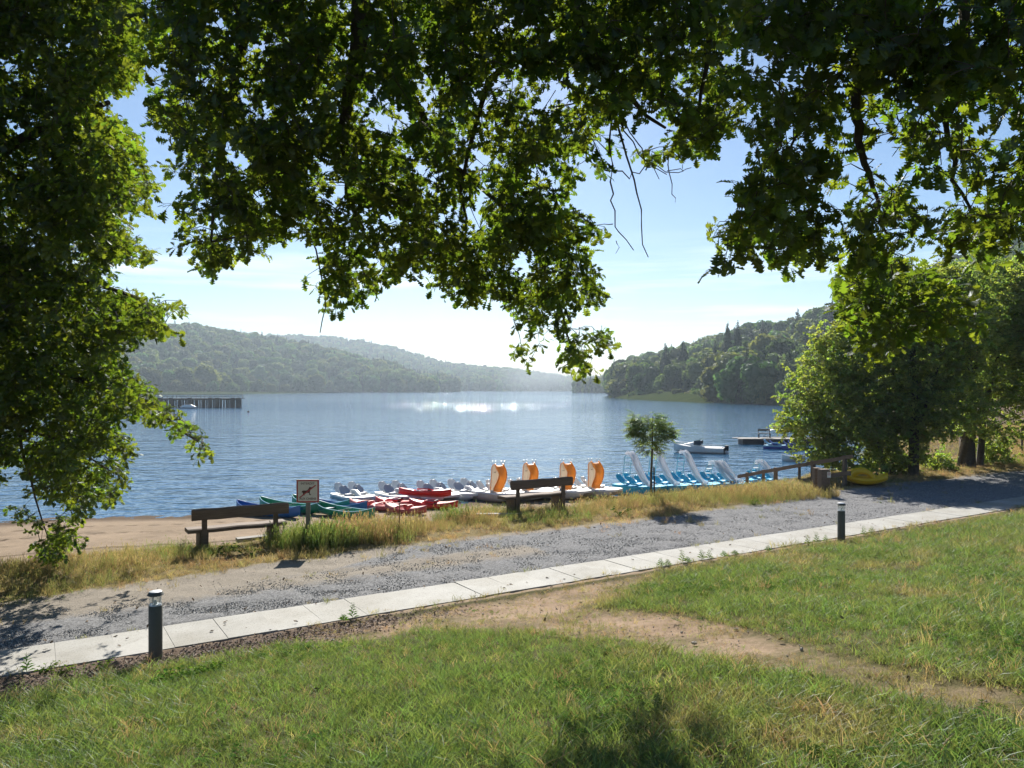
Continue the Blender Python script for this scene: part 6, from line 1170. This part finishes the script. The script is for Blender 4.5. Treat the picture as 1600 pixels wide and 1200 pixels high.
# ---- piled jetty on the left
jx0, jx1, jd = -121.0, -70.8, 200.0; jt = empty('wooden_jetty', ((jx0 + jx1) / 2, jd, WZ), 0, 'dark timber jetty on close-set piles with a railing', 'jetty'); jc = (jx0 + jx1) / 2
mb = MB(); g = random.Random(4); xx = jx0
while xx < jx1: mb.box((xx - jc, 0, 1.05), (.34, .2, 2.35 + g.uniform(-.1, .1))); xx += .62 + g.uniform(-.08, .08)
s_ = mb.build('pile_row', M['old_wood'], jt); s_['kind'] = 'stuff'
mb = MB(); xx = jx0
while xx < jx1: mb.box((xx - jc, 2.6, 1.0), (.3, .2, 2.2)); xx += .9
s_ = mb.build('rear_pile_row', M['old_wood'], jt); s_['kind'] = 'stuff'
for px in (373, 364.5, 340, 329, 297, 268, 250): MB().box(((px - 800) / F * jd - jc, -.22, 1.2), (1.0 if px != 373 else 1.2, .4, 2.8)).build('post', M['old_wood'], jt)
MB().box((0, 1.3, 2.4), (jx1 - jx0 + .6, 3.0, .16)).build('deck', M['grey_wood'], jt); MB().box((0, -.3, 2.18), (jx1 - jx0 + .4, .15, .28)).build('beam', M['old_wood'], jt)
for yy in (-.1, 2.6):
    for zz_ in (2.95, 3.4): MB().box((0, yy, zz_), (jx1 - jx0, .08, .10)).build('rail', M['grey_wood'], jt)
    for k in range(21): MB().box((jx0 - jc + .3 + k * (jx1 - jx0 - .6) / 20, yy, 2.93), (.12, .12, .98)).build('railing_post', M['grey_wood'], jt)
cb = rowboat('cabin_boat', Vector(((295 - 800) / F * 193, 193, WZ - .1)), AL(4), 4.2, 1.6, M['seat_grey'], M['grey_wood'], 'small boat with white cover moored in front of the jetty'); MB().loft([[(x, -w, .4), (x, -w * .6, z), (x, w * .6, z), (x, w, .4)] for x, w, z in ((-1.9, .4, .5), (-1.0, .75, 1.0), (.6, .75, 1.05), (1.7, .4, .55))]).build('cover', M['white_paint'], cb, True)
# ---- duck at the waterline
p = G(200, 799); dk = empty('duck', p, 2.9, 'dark duck sitting at the edge of the water', 'duck'); rings = []
for t, r, z in ((0, .01, .14), (.06, .05, .13), (.14, .085, .11), (.24, .095, .105), (.32, .075, .12), (.36, .045, .16), (.375, .035, .21), (.385, .036, .25), (.41, .040, .27), (.44, .032, .275), (.465, .014, .268), (.50, .010, .262), (.515, .004, .26)):
    rings.append([(t - .25, r * math.cos(a), z + r * .85 * math.sin(a)) for a in np.linspace(0, 2 * PI, 11)[:-1]])
duckm = mat('duck_feathers', (.05, .04, .03), .8, noise=(30, (.14, .11, .08), .4)); MB().loft(rings).build('body', duckm, dk, True)
for s in (-1, 1): MB().loft([[(x, s * (.085 + a), z), (x, s * (.10 + a), z - h), (x, s * (.075 + a), z - h)] for x, z, h, a in ((-.2, .14, .01, -.04), (-.1, .17, .06, -.005), (.02, .17, .08, 0), (.08, .15, .04, -.01))]).build('wing', duckm, dk, True)
# ---- wire fence posts on the far right bank
for i, (px, d, h_) in enumerate([(1597, 36, 1.1), (1578, 38.5, 1.0), (1561, 37.5, .75)]):
    p = Gd(px, d); o = MB().tube([(0, 0, -.2), (.02 * i, 0, h_)], [.055 if i == 0 else .025, .05 if i == 0 else .02], 7).build('fence_post', M['old_wood' if i else 'fence_wood'], None, True); o.location = p; tag(o, ['stout wooden fence post at the right edge, on the dry bank', 'thin fence post in the middle of the dry bank', 'thin leaning stick nearest the dark trees on the dry bank'][i], 'post')
